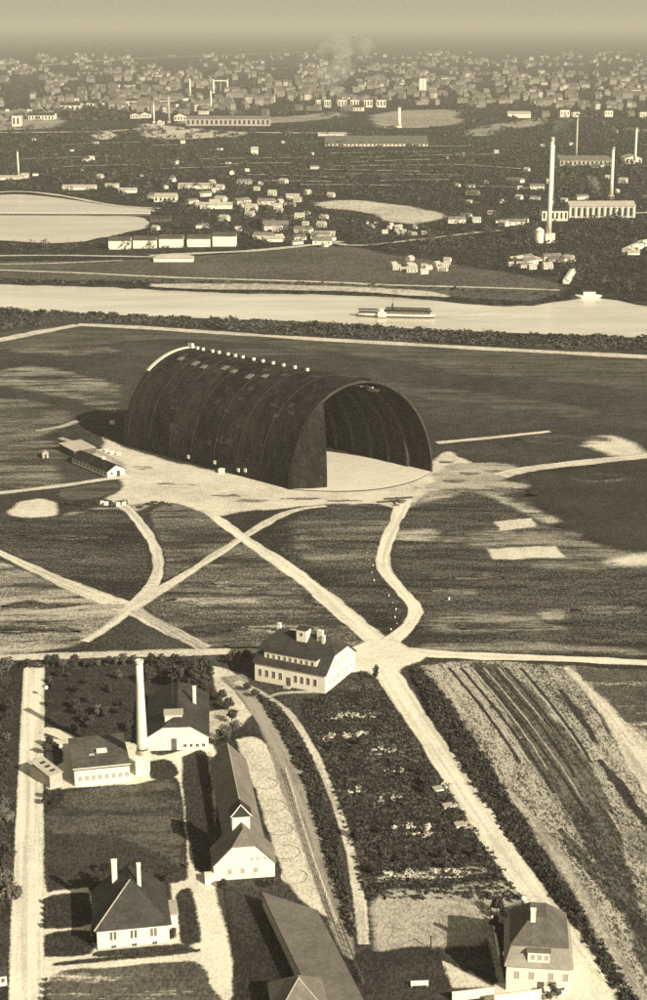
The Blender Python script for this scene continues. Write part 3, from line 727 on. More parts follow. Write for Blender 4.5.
# ------------------------------------------------------------------ airship hangar
A = G(288, 489); B = G(432, 472); C = G(123, 445)
AXv = (A - C); LEN = AXv.length; CR = (B - A)
HH = 38.0
hg = empty('airship_hangar', (A + B)/2)
tag(hg, 'huge dark arched airship hangar with its right end open', 'hangar')
O0 = hg.location.copy()
def arch(t, phi, k=1.0, dz=0.0):
    """Point on the shell: t 0 at the rear, 1 at the mouth; phi 0 near foot .. pi far foot; k scales the section."""
    o = C + AXv*t + CR/2
    q = o - CR/2*math.cos(phi)*k
    return Vector((q.x, q.y, HH*k*math.sin(phi) + dz)) - O0
NS, NA = 38, 40
def shell_part(name, mat, t0, t1, k_out, k_in, ns, na=NA, p0=0.0, p1=math.pi):
    vs, fs = [], []
    for k in (k_out, k_in):
        for i in range(ns+1):
            for j in range(na+1):
                vs.append(arch(t0+(t1-t0)*i/ns, p0+(p1-p0)*j/na, k))
    st = (ns+1)*(na+1)
    for i in range(ns):
        for j in range(na):
            a = i*(na+1)+j; b = a+na+1
            fs.append((a, b, b+1, a+1)); fs.append((st+a, st+a+1, st+b+1, st+b))
    for j in range(na):
        fs.append((j, j+1, st+j+1, st+j)); q = ns*(na+1)+j; fs.append((q, st+q, st+q+1, q+1))
    for i in range(ns):
        a = i*(na+1); b = a+na+1
        fs.append((a, st+a, st+b, b)); a += na; b += na; fs.append((a, b, st+b, st+a))
    return mesh_obj(name, vs, fs, mat, hg)
shell_part('roof_shell', 'tar_felt', 0, 1, 1.0, 0.985, NS)
shell_part('mouth_rim', 'tar_seam', 0.9985, 1.003, 1.003, 0.984, 1)
shell_part('rear_rim', 'brick_pale', -0.004, 0.012, 1.012, 1.0005, 1, p0=0.9, p1=1.62)
for i in range(9):                                         # arched ribs inside
    shell_part('arch_frame', 'steel_dark', 0.08+0.1*i, 0.087+0.1*i, 0.984, 0.945, 1, 28)
for i in range(19):                                        # felt seams outside
    t = 0.03+0.045*i
    shell_part('roof_seam', 'tar_seam' if i % 3 == 0 else 'tar_felt', t, t+0.0022, 1.004, 1.0003, 1, 30, p0=0.12+0.05*(i % 3), p1=math.pi)
# rear end wall, slightly bulging
vs, fs = [], []
for r in range(7):
    for j in range(31):
        k = 0.984*(1 - r/6.0)
        q = arch(0, math.pi*j/30, k) - AXv.normalized()*4.0*(1-(k/0.984)**2)*1.0
        vs.append(q)
for r in range(6):
    for j in range(30):
        a = r*31+j; fs.append((a, a+1, a+32, a+31))
ew = mesh_obj('end_wall', vs, fs, 'tar_felt', hg)
sm = ew.modifiers.new('thickness', 'SOLIDIFY'); sm.thickness = 0.4
# bulging orange-peel door leaf on the near side of the mouth
LG = G(321, 490.0) - O0; AG = A - O0; ctr = Vector((0, 0, 0))
vs, fs = [], []
ND, NP = 10, 20
FL = 0.235                                               # share of the mouth this leaf covers
nrm_ = Vector((CR.y, -CR.x, 0)).normalized()
for i in range(ND+1):
    f = FL*i/ND
    top = HH*math.sqrt(max(0.0, 1-(1-2*f)**2)) - 0.15
    for j in range(NP+1):
        q = (A - O0) + CR*f + nrm_*(0.5 + 3.4*math.sin(math.pi*0.5*i/ND)*(1-(j/NP)**2))
        vs.append(Vector((q.x, q.y, max(0.02*j, top*j/NP))))
for i in range(ND):
    for j in range(NP):
        a = i*(NP+1)+j; fs.append((a, a+NP+1, a+NP+2, a+1))
dl = mesh_obj('door_leaf', vs, fs, 'tar_felt', hg)
sm = dl.modifiers.new('thickness', 'SOLIDIFY'); sm.thickness = 0.5; sm.offset = 0
# ground rail of the doors and the floor
AXU = AXv.normalized()
def mouth_arc(t, grow=0.0):
    q = A.lerp(B, t); nrm = Vector((CR.y, -CR.x, 0)).normalized()
    return q + nrm*((13.5+grow)*max(0.0, math.sin(math.pi*t))**0.8) - O0
vs = [ ]
for i in range(41):
    vs.append(mouth_arc(i/40) + Vector((0, 0, 0.30))); vs.append(mouth_arc(i/40, 0.7) + Vector((0, 0, 0.30)))
rail = mesh_obj('door_rail', vs, [(2*i, 2*i+1, 2*i+3, 2*i+2) for i in range(40)], 'tar_worn', hg)
sm = rail.modifiers.new('thickness', 'SOLIDIFY'); sm.thickness = 0.12
fl = [mouth_arc(i/40) for i in range(41)] + [C + CR*0.985 - O0, C + CR*0.015 - O0]
for q in fl: q.z = 0.24
me = mesh_obj('hangar_floor', fl, [tuple(range(len(fl)))], 'floor_sand', hg)
if me.data.polygons[0].normal.z < 0: me.data.flip_normals()
# ridge vents, upper windows and foot windows on the near side
def shell_box(name, mat, t, phi, lt, lp, hgt):
    dt, dp = lt/LEN/2, lp/HH/2
    vs = [arch(t+a*dt, phi+b*dp, k) for k in (0.999, 1+hgt/HH) for a, b in ((-1,-1), (1,-1), (1,1), (-1,1))]
    return mesh_obj(name, vs, [(0,3,2,1),(4,5,6,7),(0,1,5,4),(1,2,6,5),(2,3,7,6),(3,0,4,7)], mat, hg)
for i, t in enumerate([0.015, 0.055, 0.09, 0.15, 0.19, 0.245, 0.29, 0.335, 0.40, 0.455, 0.515, 0.575, 0.64, 0.71]):
    o = shell_box('ridge_vent', 'paint_white', t, math.pi/2-0.02, 0.9 if i else 2.2, 1.2, 1.1 if i else 2.0)
    shell_box('vent_cowl', 'tar_worn', t, math.pi/2-0.02, 0.6, 0.8, 1.4 if i else 2.3).parent = o
    o.children[0].matrix_parent_inverse = Matrix()
for i in range(7):
    shell_box('skylight', 'pane_dusty', 0.10+0.085*i+0.02*(i % 2), 1.2-0.03*(i % 3), 2.4, 2.6+0.8*(i % 2), 0.3)
for i, t in enumerate([0.42, 0.58, 0.72, 0.76]):
    shell_box('foot_window', 'paint_white', t, 0.06+0.015*(i % 2), 1.2, 1.4, 0.3)
rp = random.Random(3)
for i in range(34):
    shell_box('roof_patch', 'tar_seam', rp.uniform(.05, .93), rp.uniform(.25, 1.45), rp.uniform(1, 4), rp.uniform(.6, 3.2), 0.1)
# pale slats by the mouth, painted in as light caught on the roof trusses
for i, (t, ph) in enumerate([(0.93, 1.95), (0.95, 1.8), (0.9, 2.02), (0.94, 1.66)]):
    dt = 2.4/LEN
    vs = [arch(t+a*dt, ph+b*0.012, k) for k in (0.93, 0.945) for a, b in ((-1,-1), (1,-1), (1,1), (-1,1))]
    mesh_obj('light_speck', vs, [(0,3,2,1),(4,5,6,7),(0,1,5,4),(1,2,6,5),(2,3,7,6),(3,0,4,7)], 'plaster_grey', hg)

# ------------------------------------------------------------------ office house at the road fork
o, w = base('office_house', 'long white office house with dormer band and dark tiled roof', 'house', (256, 680), (324, 694), rz=R(-26))
w, d, h, rise = 20.4, 18.0, 5.4, 6.4
o.location = G(325, 694) - Vector((math.cos(R(-26)), math.sin(R(-26)), 0))*w
wall_mesh(o, w, d, h, rise, 'x', ((0.55, 0), (0.55, 0)), 'plaster')
rf = roof_mesh(o, w, d, h, rise, 'x', ((0.55, 3.4), (0.55, 3.4)), 0.5, 'slate')
fm = face_map('front', w, d)
win_row(o, fm, [1.6, 3.6, 5.6, 7.6, 12.0, 13.8, 15.6, 17.6], 1.6, 0.9, 1.9)
door(o, fm, 9.9, 1.2, 2.6)
rm = face_map('right', w, d)
for z in (1.4, 5.2): win_row(o, rm, [2.6, 5.2, 7.8, 10.4, 13.0, 15.6] if z < 3 else [5.0, 7.6, 10.2, 12.8], z, 0.8, 1.4, pane='pane_bright')
dm = MB(); dm.box(2.2, 1.25, 5.5, 17.4, 6.4, 8.2); dmo = dm.build('dormer', 'plaster', o)
win_row(dmo, face_map('front', 15.2, 4, 2.2, 1.25), [1.2+1.6*i for i in range(9)], 6.4, 0.75, 1.2)
dr = MB(); dr.box(1.9, 0.95, 8.204, 17.7, 6.2, 8.4); dr.build('dormer_roof', 'slate', dmo)
chimney(rf, 2.4, 9.5, 8.0, 13.0, 0.8, 0.8)
tw = MB(); tw.box(9.0, 6.4, 10.3, 11.9, 9.0, 13.6); two = tw.build('roof_turret', 'plaster', rf)
window(two, face_map('front', 2.9, 2.6, 9.0, 6.4), 1.45, 11.9, 0.8, 0.9)
twr = MB(); twr.box(8.8, 6.2, 13.604, 12.1, 9.2, 13.8); twr.build('turret_roof', 'slate', two)
chimney(rf, 15.2, 8.0, 10.0, 13.6, 1.5, 1.0); chimney(rf, 16.4, 7.4, 9.5, 12.6, 0.7, 0.8)
st = MB(); st.box(9.0, -1.6, -0.2, 10.8, -0.01, 0.35); st.build('doorstep', 'plaster_grey', o)

# ------------------------------------------------------------------ works: boiler house, chimney, workshop, annex
o, w = base('boiler_house', 'white boiler house with clipped gable and roof lantern', 'building', (147, 751), (208.5, 749))
d, h, rise = 24.0, 3.6, 4.6
JK = ((0.55, 2.6), (0.55, 2.6))
wall_mesh(o, w, d, h, rise, 'y', JK, 'plaster')
rf = roof_mesh(o, w, d, h, rise, 'y', JK, 0.35, 'slate')
fm = face_map('front', w, d)
door(o, fm, w*0.44, 1.3, 3.0)
win_row(o, fm, [w*0.62, w*0.72, w*0.82, w*0.92], 0.7, 0.7, 0.8)
lt = MB(); lt.box(w*0.30, 1.6, 5.0, w*0.58, 4.6, 8.3); lto = lt.build('roof_lantern', 'plaster', rf)
lt = MB(); lt.box(w*0.28, 1.4, 8.304, w*0.60, 4.8, 8.5); lt.build('lantern_roof', 'tile_pale', lto)
chimney(rf, w*0.78, 14, 5.5, 10.0, 0.8, 0.8)
pp = MB(); pp.bar((w*0.42, 9, 7), (w*0.42, 9, 15), 0.14, 0.12, 8); pp.build('flue_pipe', 'steel_dark', rf)

c0 = G(142.3, 776)
o = empty('works_chimney', c0 + Vector((0, 1.5, 0))); tag(o, 'tall tapering white factory chimney on a square plinth', 'chimney')
m = MB(); m.box(-1.5, -1.5, -0.3, 1.5, 1.5, 4.4); m.box(-1.65, -1.65, 4.402, 1.65, 1.65, 4.8); m.build('plinth', 'plaster', o)
m = MB(); m.lathe([(1.3, 4.78), (1.22, 8), (1.02, 16), (0.86, 22), (0.78, 27.0)], seg=18); m.build('shaft', 'plaster', o, True)
m = MB(); m.lathe([(0.86, 27.002), (0.96, 27.3), (0.96, 27.9), (0.6, 27.92), (0.6, 27.1)], seg=18); m.build('crown_ring', 'brick_pale', o)
m = MB(); m.lathe([(1.27, 6.0), (1.33, 6.05), (1.33, 6.3), (1.25, 6.35)], seg=18); m.build('iron_band', 'steel_dark', o)

o, w = base('workshop', 'low flat roofed workshop with a white front wall', 'building', (75, 787), (130, 781.5))
d, h = 16.5, 4.0
wall_mesh(o, w, d, h, 0, 'x', ((0, 0), (0, 0)), 'plaster')
m = MB(); m.box(-0.25, -0.2, h+0.003, w+0.25, d+0.25, h+0.35); rf = m.build('flat_roof', 'turf_roof', o)
m = MB(); m.box(5.6, 7.2, h+0.354, 8.0, 8.6, h+0.9); m.build('skylight', 'paint_white', rf)
m = MB(); m.box(3.8, 6.3, h+0.354, 5.0, 6.8, h+0.6); m.build('roof_hatch', 'tile_pale', rf)
m = MB(); m.box(-0.3, -0.3, h+0.354, w+0.3, -0.02, h+0.5); m.build('parapet', 'paint_white', o)
fm = face_map('front', w, d)
win_row(o, fm, [1.2+1.5*i for i in range(8)], 1.3, 0.8, 1.2, pane='pane_bright')

o, w = base('annex_shed', 'small pale lean-to with three dark slot windows beside the drive', 'shed', (50, 789), (62.5, 784.5))
d, h = 8.0, 3.0
wall_mesh(o, w, d, h, 0, 'x', ((0, 0), (0, 0)), 'plaster_grey')
m = MB(); m.add([(-0.2,-0.2,h+0.02),(w+0.2,-0.2,h+0.02),(w+0.2,d+0.2,h+0.9),(-0.2,d+0.2,h+0.9),(-0.2,-0.2,h+0.2),(w+0.2,-0.2,h+0.2),(w+0.2,d+0.2,h+1.08),(-0.2,d+0.2,h+1.08)],
      [(0,3,2,1),(4,5,6,7),(0,1,5,4),(1,2,6,5),(2,3,7,6),(3,0,4,7)]); rf = m.build('lean_roof', 'tile_pale', o)
for i in range(3):
    q = MB(); q.box(1.2, 1.3+2.0*i, h+0.30+0.23*i, 2.4, 1.9+2.0*i, h+0.62+0.23*i); q.build('slot_window', 'pane', rf)

# ------------------------------------------------------------------ long hall with white clipped gable
o, w = base('long_hall', 'long dark roofed hall with broad white clipped gable and ridge turret', 'building', (214, 881), (275, 878), rz=R(8.4))
w, d, h, rise = 12.3, 7.0, 3.5, 6.3
JK = ((0.62, 2.6), (1, 0))
wall_mesh(o, w, d, h, rise, 'y', JK, 'plaster')
rf = roof_mesh(o, w, d, h, rise, 'y', JK, 0.3, 'tile_grey')
Lh = 42.0
wall_mesh(o, 7.8, Lh, 2.6, 4.0, 'y', GAB, 'plaster_grey', 'rear_wall', 3.3, 7.02)
rf2 = roof_mesh(o, 7.8, Lh, 2.6, 4.0, 'y', GAB, 0.4, 'tile_grey', 'rear_roof', 3.3, 7.02)
m = MB(); m.bar((7.2, 7.0, 6.8), (7.2, 7+Lh, 6.8), 0.13, 0.13, 6); m.build('ridge_cap', 'tile_pale', rf2)
m = MB(); m.box(4.3, 5.2, 7.4, 7.9, 8.6, 11.2); tu = m.build('ridge_turret', 'plaster', rf)
m = MB(); m.add([(3.9,4.9,11.204),(8.3,4.9,11.204),(8.3,8.9,11.204),(3.9,8.9,11.204),(6.1,5.5,13.6),(6.1,8.2,13.6)],
      [(3,2,1,0),(0,1,4),(1,2,5,4),(2,3,5),(3,0,4,5)]); m.build('turret_roof', 'slate', tu)
m = MB(); m.add([(3.86,4.82,11.3),(4.12,4.82,11.3),(6.1,5.42,13.5),(6.1,5.42,13.75),(8.34,4.82,11.3),(8.08,4.82,11.3)], [(0,1,2,3),(4,3,2,5)])
ob = m.build('barge_board', 'paint_white', tu); sm = ob.modifiers.new('thickness', 'SOLIDIFY'); sm.thickness = 0.12
fm = face_map('front', w, d)
win_row(o, fm, [w*0.62, w*0.72, w*0.84], 4.0, 0.5, 0.6, pane='pane_bright'); win_row(o, fm, [3.2, 5.8, 8.4], 1.2, 0.8, 1.2, pane='pane_bright')
rm = face_map('right', 7.8, Lh, 3.3, 7.02)
win_row(o, rm, [3+4*i for i in range(11)], 0.9, 1.0, 1.3)
m = MB(); m.box(-1.9, -1.4, -0.2, -0.02, 0.9, 1.7); m.build('porch_wall', 'plaster', o)

# long lean-to shed and a small hipped house at the lower edge
hi_, lo_ = 2.9, 2.3
tl, tr, br, bl = G(262, 893, hi_), G(317, 911, lo_), G(359, 992, lo_), G(308, 990, hi_)
ud = (bl - tl).normalized(); bl = tl + ud*(bl-tl).length*1.12; br = br + ud*2.0
o = empty('lean_to_shed', Vector((tl.x, tl.y, 0))); tag(o, 'long lean-to shed with one grey roof slope at the lower edge', 'shed')
ring = [q - Vector((tl.x, tl.y, 0)) for q in (tl, tr, br, bl)]
m = MB(); m.add([Vector((q.x, q.y, -0.3)) for q in ring] + [q - Vector((0, 0, 0.3)) for q in ring], FBX); m.build('wall', 'plaster_grey', o)
cen = sum(ring, Vector())/4
rr = [cen + (q - cen)*1.03 for q in ring]
m = MB(); m.add([q - Vector((0, 0, 0.25)) for q in rr] + rr, FBX); rf = m.build('roof', 'tile_dim', o)
m = MB(); m.bar(rr[0] + Vector((0, 0, .08)), rr[3] + Vector((0, 0, .08)), 0.12, 0.12, 6); m.build('ridge_cap', 'slate', rf)
m = MB(); m.bar(rr[1] + Vector((0.1, 0, -.1)), rr[2] + Vector((0.1, 0, -.1)), 0.1, 0.1, 6); m.build('gutter', 'steel_dark', rf)
pk = G(303, 981, 7.2)
o = empty('hipped_house', (pk.x - 4.5, pk.y - 5.2, 0), R(8)); tag(o, 'small hipped house peeking in at the lower edge', 'house')
w, d, h, rise = 9.0, 11.0, 3.2, 4.0
EN = ((0, 5.2), (0, 5.2))
wall_mesh(o, w, d, h, rise, 'y', ((0, 0), (0, 0)), 'plaster'); rf = roof_mesh(o, w, d, h, rise, 'y', EN, 0.4, 'tile_grey')
for s in (-.35, w+.35):
    m = MB(); m.bar((w/2, 5.2, h+rise+0.2), (s, -0.35, h-.1), 0.13, 0.13, 6); m.build('hip_cap', 'plaster_grey', rf)
win_row(o, face_map('right', w, d), [2.5, 5.5, 8.5], 1.0, 0.8, 1.3)

# ------------------------------------------------------------------ villa
o, w = base('villa', 'white villa with steep hipped roof and two white chimneys', 'house', (97.5, 950.5), (169.5, 943.5))
d, h, rise = 13.5, 4.6, 6.2
EN = ((0, 6.0), (0.4, 3.0))
wall_mesh(o, w, d, h, rise, 'y', ((0, 0), (0.4, 0)), 'plaster')
rf = roof_mesh(o, w, d, h, rise, 'y', EN, 0.5, 'slate')
fm = face_map('front', w, d)
for s in (2.6, 3.3, 6.4, 7.1, 10.1, 10.8): window(o, fm, s, 1.9, 0.45, 1.7)
win_row(o, fm, [3.0, 6.8, 10.6], 0.25, 0.9, 0.5)
rm = face_map('right', w, d); win_row(o, rm, [2.5, 5.5, 8.5], 1.9, 0.7, 1.7)
lm = face_map('left', w, d); win_row(o, lm, [2.5, 5.5, 8.5], 1.9, 0.7, 1.7)
chimney(rf, 4.0, 10.2, 7.0, 12.6, 1.0, 0.9); chimney(rf, 8.4, 6.2, 8.6, 13.6, 0.7, 0.9)
m = MB(); m.bar((w/2, 5.5, h+rise+0.22), (-0.5, -0.5, h-0.2), 0.13, 0.13, 6); m.build('hip_cap', 'plaster_grey', rf)
m = MB(); m.box(w+0.004, 3.2, -0.3, w+1.9, 8.2, 4.0); pz = m.build('side_porch', 'plaster', o)
m = MB(); m.box(w+0.006, 3.0, 4.004, w+2.1, 8.4, 4.2); m.build('porch_roof', 'tile_pale', pz)
m = MB(); m.box(0.1, -0.35, -0.2, w-0.1, -0.004, 0.3); m.build('plinth_ledge', 'plaster_grey', o)

# ------------------------------------------------------------------ mansard house at the lower edge
o, w = base('mansard_house', 'pale mansard roofed house with dormer beside the straight lane', 'house', (506, 991), (560, 987), rz=R(-6))
w, d, h = 11.2, 13.4, 5.4
wall_mesh(o, w, d, h, 0, 'x', ((0, 0), (0, 0)), 'plaster')
def frust(x0, y0, x1, y1, z0, x2, y2, x3, y3, z1):
    return [(x0,y0,z0),(x1,y0,z0),(x1,y1,z0),(x0,y1,z0),(x2,y2,z1),(x3,y2,z1),(x3,y3,z1),(x2,y3,z1)]
FB = [(0,3,2,1),(4,5,6,7),(0,1,5,4),(1,2,6,5),(2,3,7,6),(3,0,4,7)]
m = MB(); m.add(frust(-0.5,-0.6,w+0.5,d+0.5,h+0.004, 0.7,1.1,w-0.7,d-1.1,h+3.4), FB); lr = m.build('mansard_slope', 'tile_worn', o)
m = MB(); m.add(frust(0.4,0.8,w-0.4,d-0.8,h+3.404, w*0.36,6.0,w*0.62,d-2.4,h+6.2), FB); rf = m.build('upper_roof', 'slate_mid', o)
m = MB(); m.box(w*0.32, -0.25, h+0.9, w*0.66, 2.4, h+2.9); dmo = m.build('dormer', 'plaster', lr)
m = MB(); m.box(w*0.30, -0.45, h+2.904, w*0.68, 2.6, h+3.1); m.build('dormer_roof', 'tile_grey', dmo)
win_row(dmo, face_map('front', w*0.34, 2.6, w*0.32, -0.25), [0.9, 2.1, 3.3], h+1.4, 0.6, 1.0, pane='pane_bright')
chimney(rf, w*0.40, 5.4, h+3.6, h+8.0, 0.9, 0.8)
fm = face_map('front', w, d); win_row(o, fm, [1.8, 4.4, 7.8, 10.4], 2.6, 0.9, 1.6, pane='pane_bright'); door(o, fm, 6.1, 1.2, 2.3)
lm = face_map('left', w, d); win_row(o, lm, [2.5, 6.0, 9.5, 13.0], 2.4, 0.9, 1.6)
rm = face_map('right', w, d); win_row(o, rm, [2.5, 6.0, 9.5, 13.0], 2.4, 0.9, 1.6)

# ------------------------------------------------------------------ huts left of the hangar
o, w = base('barrack_hut', 'long low hut with dark roof and white end gable', 'hut', (107.5, 478), (128.5, 476.5), rz=R(14))
w, d, h, rise = 7.6, 27, 2.6, 1.9
wall_mesh(o, w, d, h, rise, 'y', GAB, 'plaster'); rf = roof_mesh(o, w, d, h, rise, 'y', GAB, 0.4, 'tar_felt')
o.rotation_euler.z = R(38)
win_row(o, face_map('left', w, d), [1.8+2.6*i for i in range(10)], 0.8, 1.2, 1.2)
fm = face_map('front', w, d); door(o, fm, w*0.62, 1.4, 2.1, 'steel_dark'); window(o, fm, w*0.25, 0.9, 0.8, 1.0)
chimney(rf, w*0.5, 10, 4.0, 5.6, 0.5, 0.5)
o, w = base('store_shed', 'flat shed with broad pale roof behind the long hut', 'shed', (74, 457), (92, 452), rz=R(36))
w, d, h = 9.5, 12.5, 2.4
wall_mesh(o, w, d, h, 0, 'x', ((0, 0), (0, 0)), 'timber')
m = MB(); m.add([(-0.3,-0.3,h+0.01),(w+0.3,-0.3,h+0.01),(w+0.3,d+0.3,h+0.5),(-0.3,d+0.3,h+0.5),(-0.3,-0.3,h+0.15),(w+0.3,-0.3,h+0.15),(w+0.3,d+0.3,h+0.65),(-0.3,d+0.3,h+0.65)], FB); m.build('roof', 'tile_pale', o)
door(o, face_map('left', w, d), 6, 1.6, 2.0, 'steel_dark')
o, w = base('square_hut', 'tiny square pale hut standing alone in rough grass', 'hut', (42.5, 458.5), (48.5, 458))
wall_mesh(o, w, 2.3, 2.0, 0.8, 'y', GAB, 'plaster_grey'); roof_mesh(o, w, 2.3, 2.0, 0.8, 'y', GAB, 0.15, 'tile_pale'); door(o, face_map('front', w, 2.3), w/2, 0.7, 1.6, 'steel_dark')

# ------------------------------------------------------------------ vegetation
def leafy(name, mat, seed, blobs, n, leaf, parent=None):
    """Leaf clumps (bent quads) scattered through several ellipsoids, denser near their skins."""
    rnd = random.Random(seed); vs, fs = [], []
    tot = sum(b[3]*b[4] for b in blobs)
    for (bx, by, bz, br, bh) in blobs:
        for _ in range(max(4, int(n*br*bh/tot))):
            d = Vector((rnd.gauss(0,1), rnd.gauss(0,1), rnd.gauss(0,1))).normalized()
            k = rnd.uniform(0.45, 1.08)
            c = Vector((bx+d.x*br*k, by+d.y*br*k, bz+d.z*bh*k))
            u = Vector((rnd.gauss(0,1), rnd.gauss(0,1), rnd.gauss(0,0.6))).normalized()
            v = u.cross(d + Vector((rnd.uniform(-.5,.5), rnd.uniform(-.5,.5), rnd.uniform(-.5,.5)))).normalized()
            s = leaf*rnd.uniform(0.6, 1.3); e = d*s*0.35
            k0 = len(vs)
            vs += [c-u*s-v*s*.6, c+u*s-v*s*.5, c+u*s*.8+v*s*.6-e, c-u*s*.9+v*s*.5-e, c+e]
            fs += [(k0,k0+1,k0+4), (k0+1,k0+2,k0+4), (k0+2,k0+3,k0+4), (k0+3,k0,k0+4)]
    return mesh_obj(name, vs, fs, mat, parent)

def trunk_mb(h, r, limbs, seed):
    rnd = random.Random(seed); m = MB()
    m.bar((0,0,-0.2), (0.05*h*rnd.uniform(-1,1)*0.4, 0.03*h*rnd.uniform(-1,1), h*0.62), r, r*0.5, 7)
    for i in range(limbs):
        a = 2*math.pi*i/limbs + rnd.uniform(-.4,.4); z0 = h*rnd.uniform(0.28, 0.5)
        m.bar((0,0,z0), (math.cos(a)*h*0.24, math.sin(a)*h*0.24, z0+h*rnd.uniform(0.14,0.28)), r*0.5, r*0.18, 5)
    return m

PROTO = []
def make_proto(i, blobs, n, leaf, mat, h, r):
    t = trunk_mb(h, r, 5, i).build('trunk', 'bark'); c = leafy('crown', mat, 40+i, blobs, n, leaf)
    PROTO.append((t.data, c.data, h))
    bpy.data.objects.remove(t); bpy.data.objects.remove(c)
make_proto(0, [(0,0,4.6,2.0,1.7),(1.0,.5,3.7,1.3,1.1),(-1.1,-.3,3.9,1.4,1.2),(.1,-1.0,5.4,1.2,1.0)], 330, 0.42, 'leaf', 6.5, 0.2)
make_proto(1, [(0,0,6.0,2.4,2.4),(1.4,.6,4.6,1.7,1.5),(-1.4,.4,5.0,1.7,1.6),(.2,-1.3,6.8,1.5,1.5),(-.3,1.3,4.2,1.5,1.1)], 420, 0.5, 'leaf', 9.0, 0.28)
make_proto(2, [(0,0,2.0,1.2,1.0),(.5,.3,1.6,.8,.7),(-.5,-.3,2.4,.8,.6)], 150, 0.30, 'leaf', 3.0, 0.1)
make_proto(3, [(0,0,3.6,1.1,2.3),(.3,.2,5.2,.8,1.6),(-.3,0,2.4,1.0,1.3)], 240, 0.36, 'leaf', 6.5, 0.16)
make_proto(4, [(0,0,2.6,1.5,1.3),(.8,-.4,2.1,1.0,.9)], 170, 0.34, 'leaf_grey', 4.0, 0.12)

def tree(px, py, h, kind, label, group=None, name='tree', cat='tree', pos=None):
    t, c, ph = PROTO[kind]
    p = G(px, py) if pos is None else pos
    o = empty(name, p, random.uniform(0, 6.28)); s = h/ph
    o.scale = (s*random.uniform(0.88, 1.15), s*random.uniform(0.88, 1.15), s)
    tag(o, label, cat, group)
    for nm, me in (('trunk', t), ('crown', c)):
        q = bpy.data.objects.new(nm, me); COL.objects.link(q); q.parent = o
    return o

def thicket(name, mat, spots, label, cat, quads, leaf, seed=0):
    """spots: (x, y, radius, height); one low mass of leaf clumps that nobody could count."""
    rnd = random.Random(seed); vs, fs = [], []
    for (x, y, r, h) in spots:
        for _ in range(quads):
            a = rnd.uniform(0, 6.283); ct = rnd.uniform(0.05, 1); st_ = math.sqrt(1-ct*ct); k = rnd.uniform(0.55, 1.05)
            d = Vector((math.cos(a)*st_, math.sin(a)*st_, ct))
            c = Vector((x+d.x*r*k, y+d.y*r*k, d.z*h*k))
            u = Vector((rnd.gauss(0,1), rnd.gauss(0,1), rnd.gauss(0,.5))).normalized()
            v = u.cross(d+Vector((rnd.uniform(-.6,.6), rnd.uniform(-.6,.6), rnd.uniform(-.3,.6)))).normalized()
            s = leaf*r*rnd.uniform(0.6, 1.3); k0 = len(vs)
            vs += [c-u*s-v*s*.6, c+u*s-v*s*.6, c+u*s*.7+v*s*.7, c-u*s*.8+v*s*.6]
            fs.append((k0,k0+1,k0+2,k0+3))
    o = mesh_obj(name, vs, fs, mat)
    return tag(o, label, cat, kind='stuff')

def along(px_line, step, spread, r, h, rnd):
    pts = densify(spline([G(*q) for q in px_line], 6), False, step)
    return [(p.x+rnd.uniform(-spread, spread), p.y+rnd.uniform(-spread, spread), r*rnd.uniform(.6,1.3), h*rnd.uniform(.6,1.3)) for p in pts]

def in_poly(x, y, poly):
    c = False; n = len(poly)
    for i in range(n):
        x1, y1 = poly[i]; x2, y2 = poly[(i+1) % n]
        if (y1 > y) != (y2 > y) and x < (x2-x1)*(y-y1)/(y2-y1)+x1: c = not c
    return c

def fill(poly, count, rpx, hm, rnd, avoid=()):
    xs = [p[0] for p in poly]; ys = [p[1] for p in poly]; out = []
    tries = 0
    while len(out) < count and tries < count*20:
        tries += 1
        x, y = rnd.uniform(min(xs), max(xs)), rnd.uniform(min(ys), max(ys))
        if not in_poly(x, y, poly) or any(in_poly(x, y, a) for a in avoid): continue
        p = G(x, y); s = scale_at(y)
        vv = 0.75+0.7*mnoise.noise(Vector((p.x*.03, p.y*.03, 9)))
        if vv < 0.45: continue
        out.append((p.x, p.y, rpx/s*rnd.uniform(.5,1.5), hm*rnd.uniform(.4,1.5)*vv))
    return out

rnd = random.Random(5)
# hedge and trees along the western stretch of the main road
for i in range(30):
    x = -4 + i*8.6 + rnd.uniform(-2.5, 2.5)
    if 205 < x < 222: continue
    tree(x, 669 - x*0.025 + rnd.uniform(-1.5, 1.5), rnd.uniform(2.0, 3.6), rnd.choice([0, 2, 4]), 'small dark roadside tree in the hedgerow west of the office house', 'hedgerow trees by the main road', 'roadside_tree')
thicket('hedgerow', 'leaf', along([(-10,668),(100,665),(205,662)], 1.6, 1.0, 1.2, 1.3, rnd), 'low dark hedge under the roadside trees', 'hedge', 26, 0.34, 1)
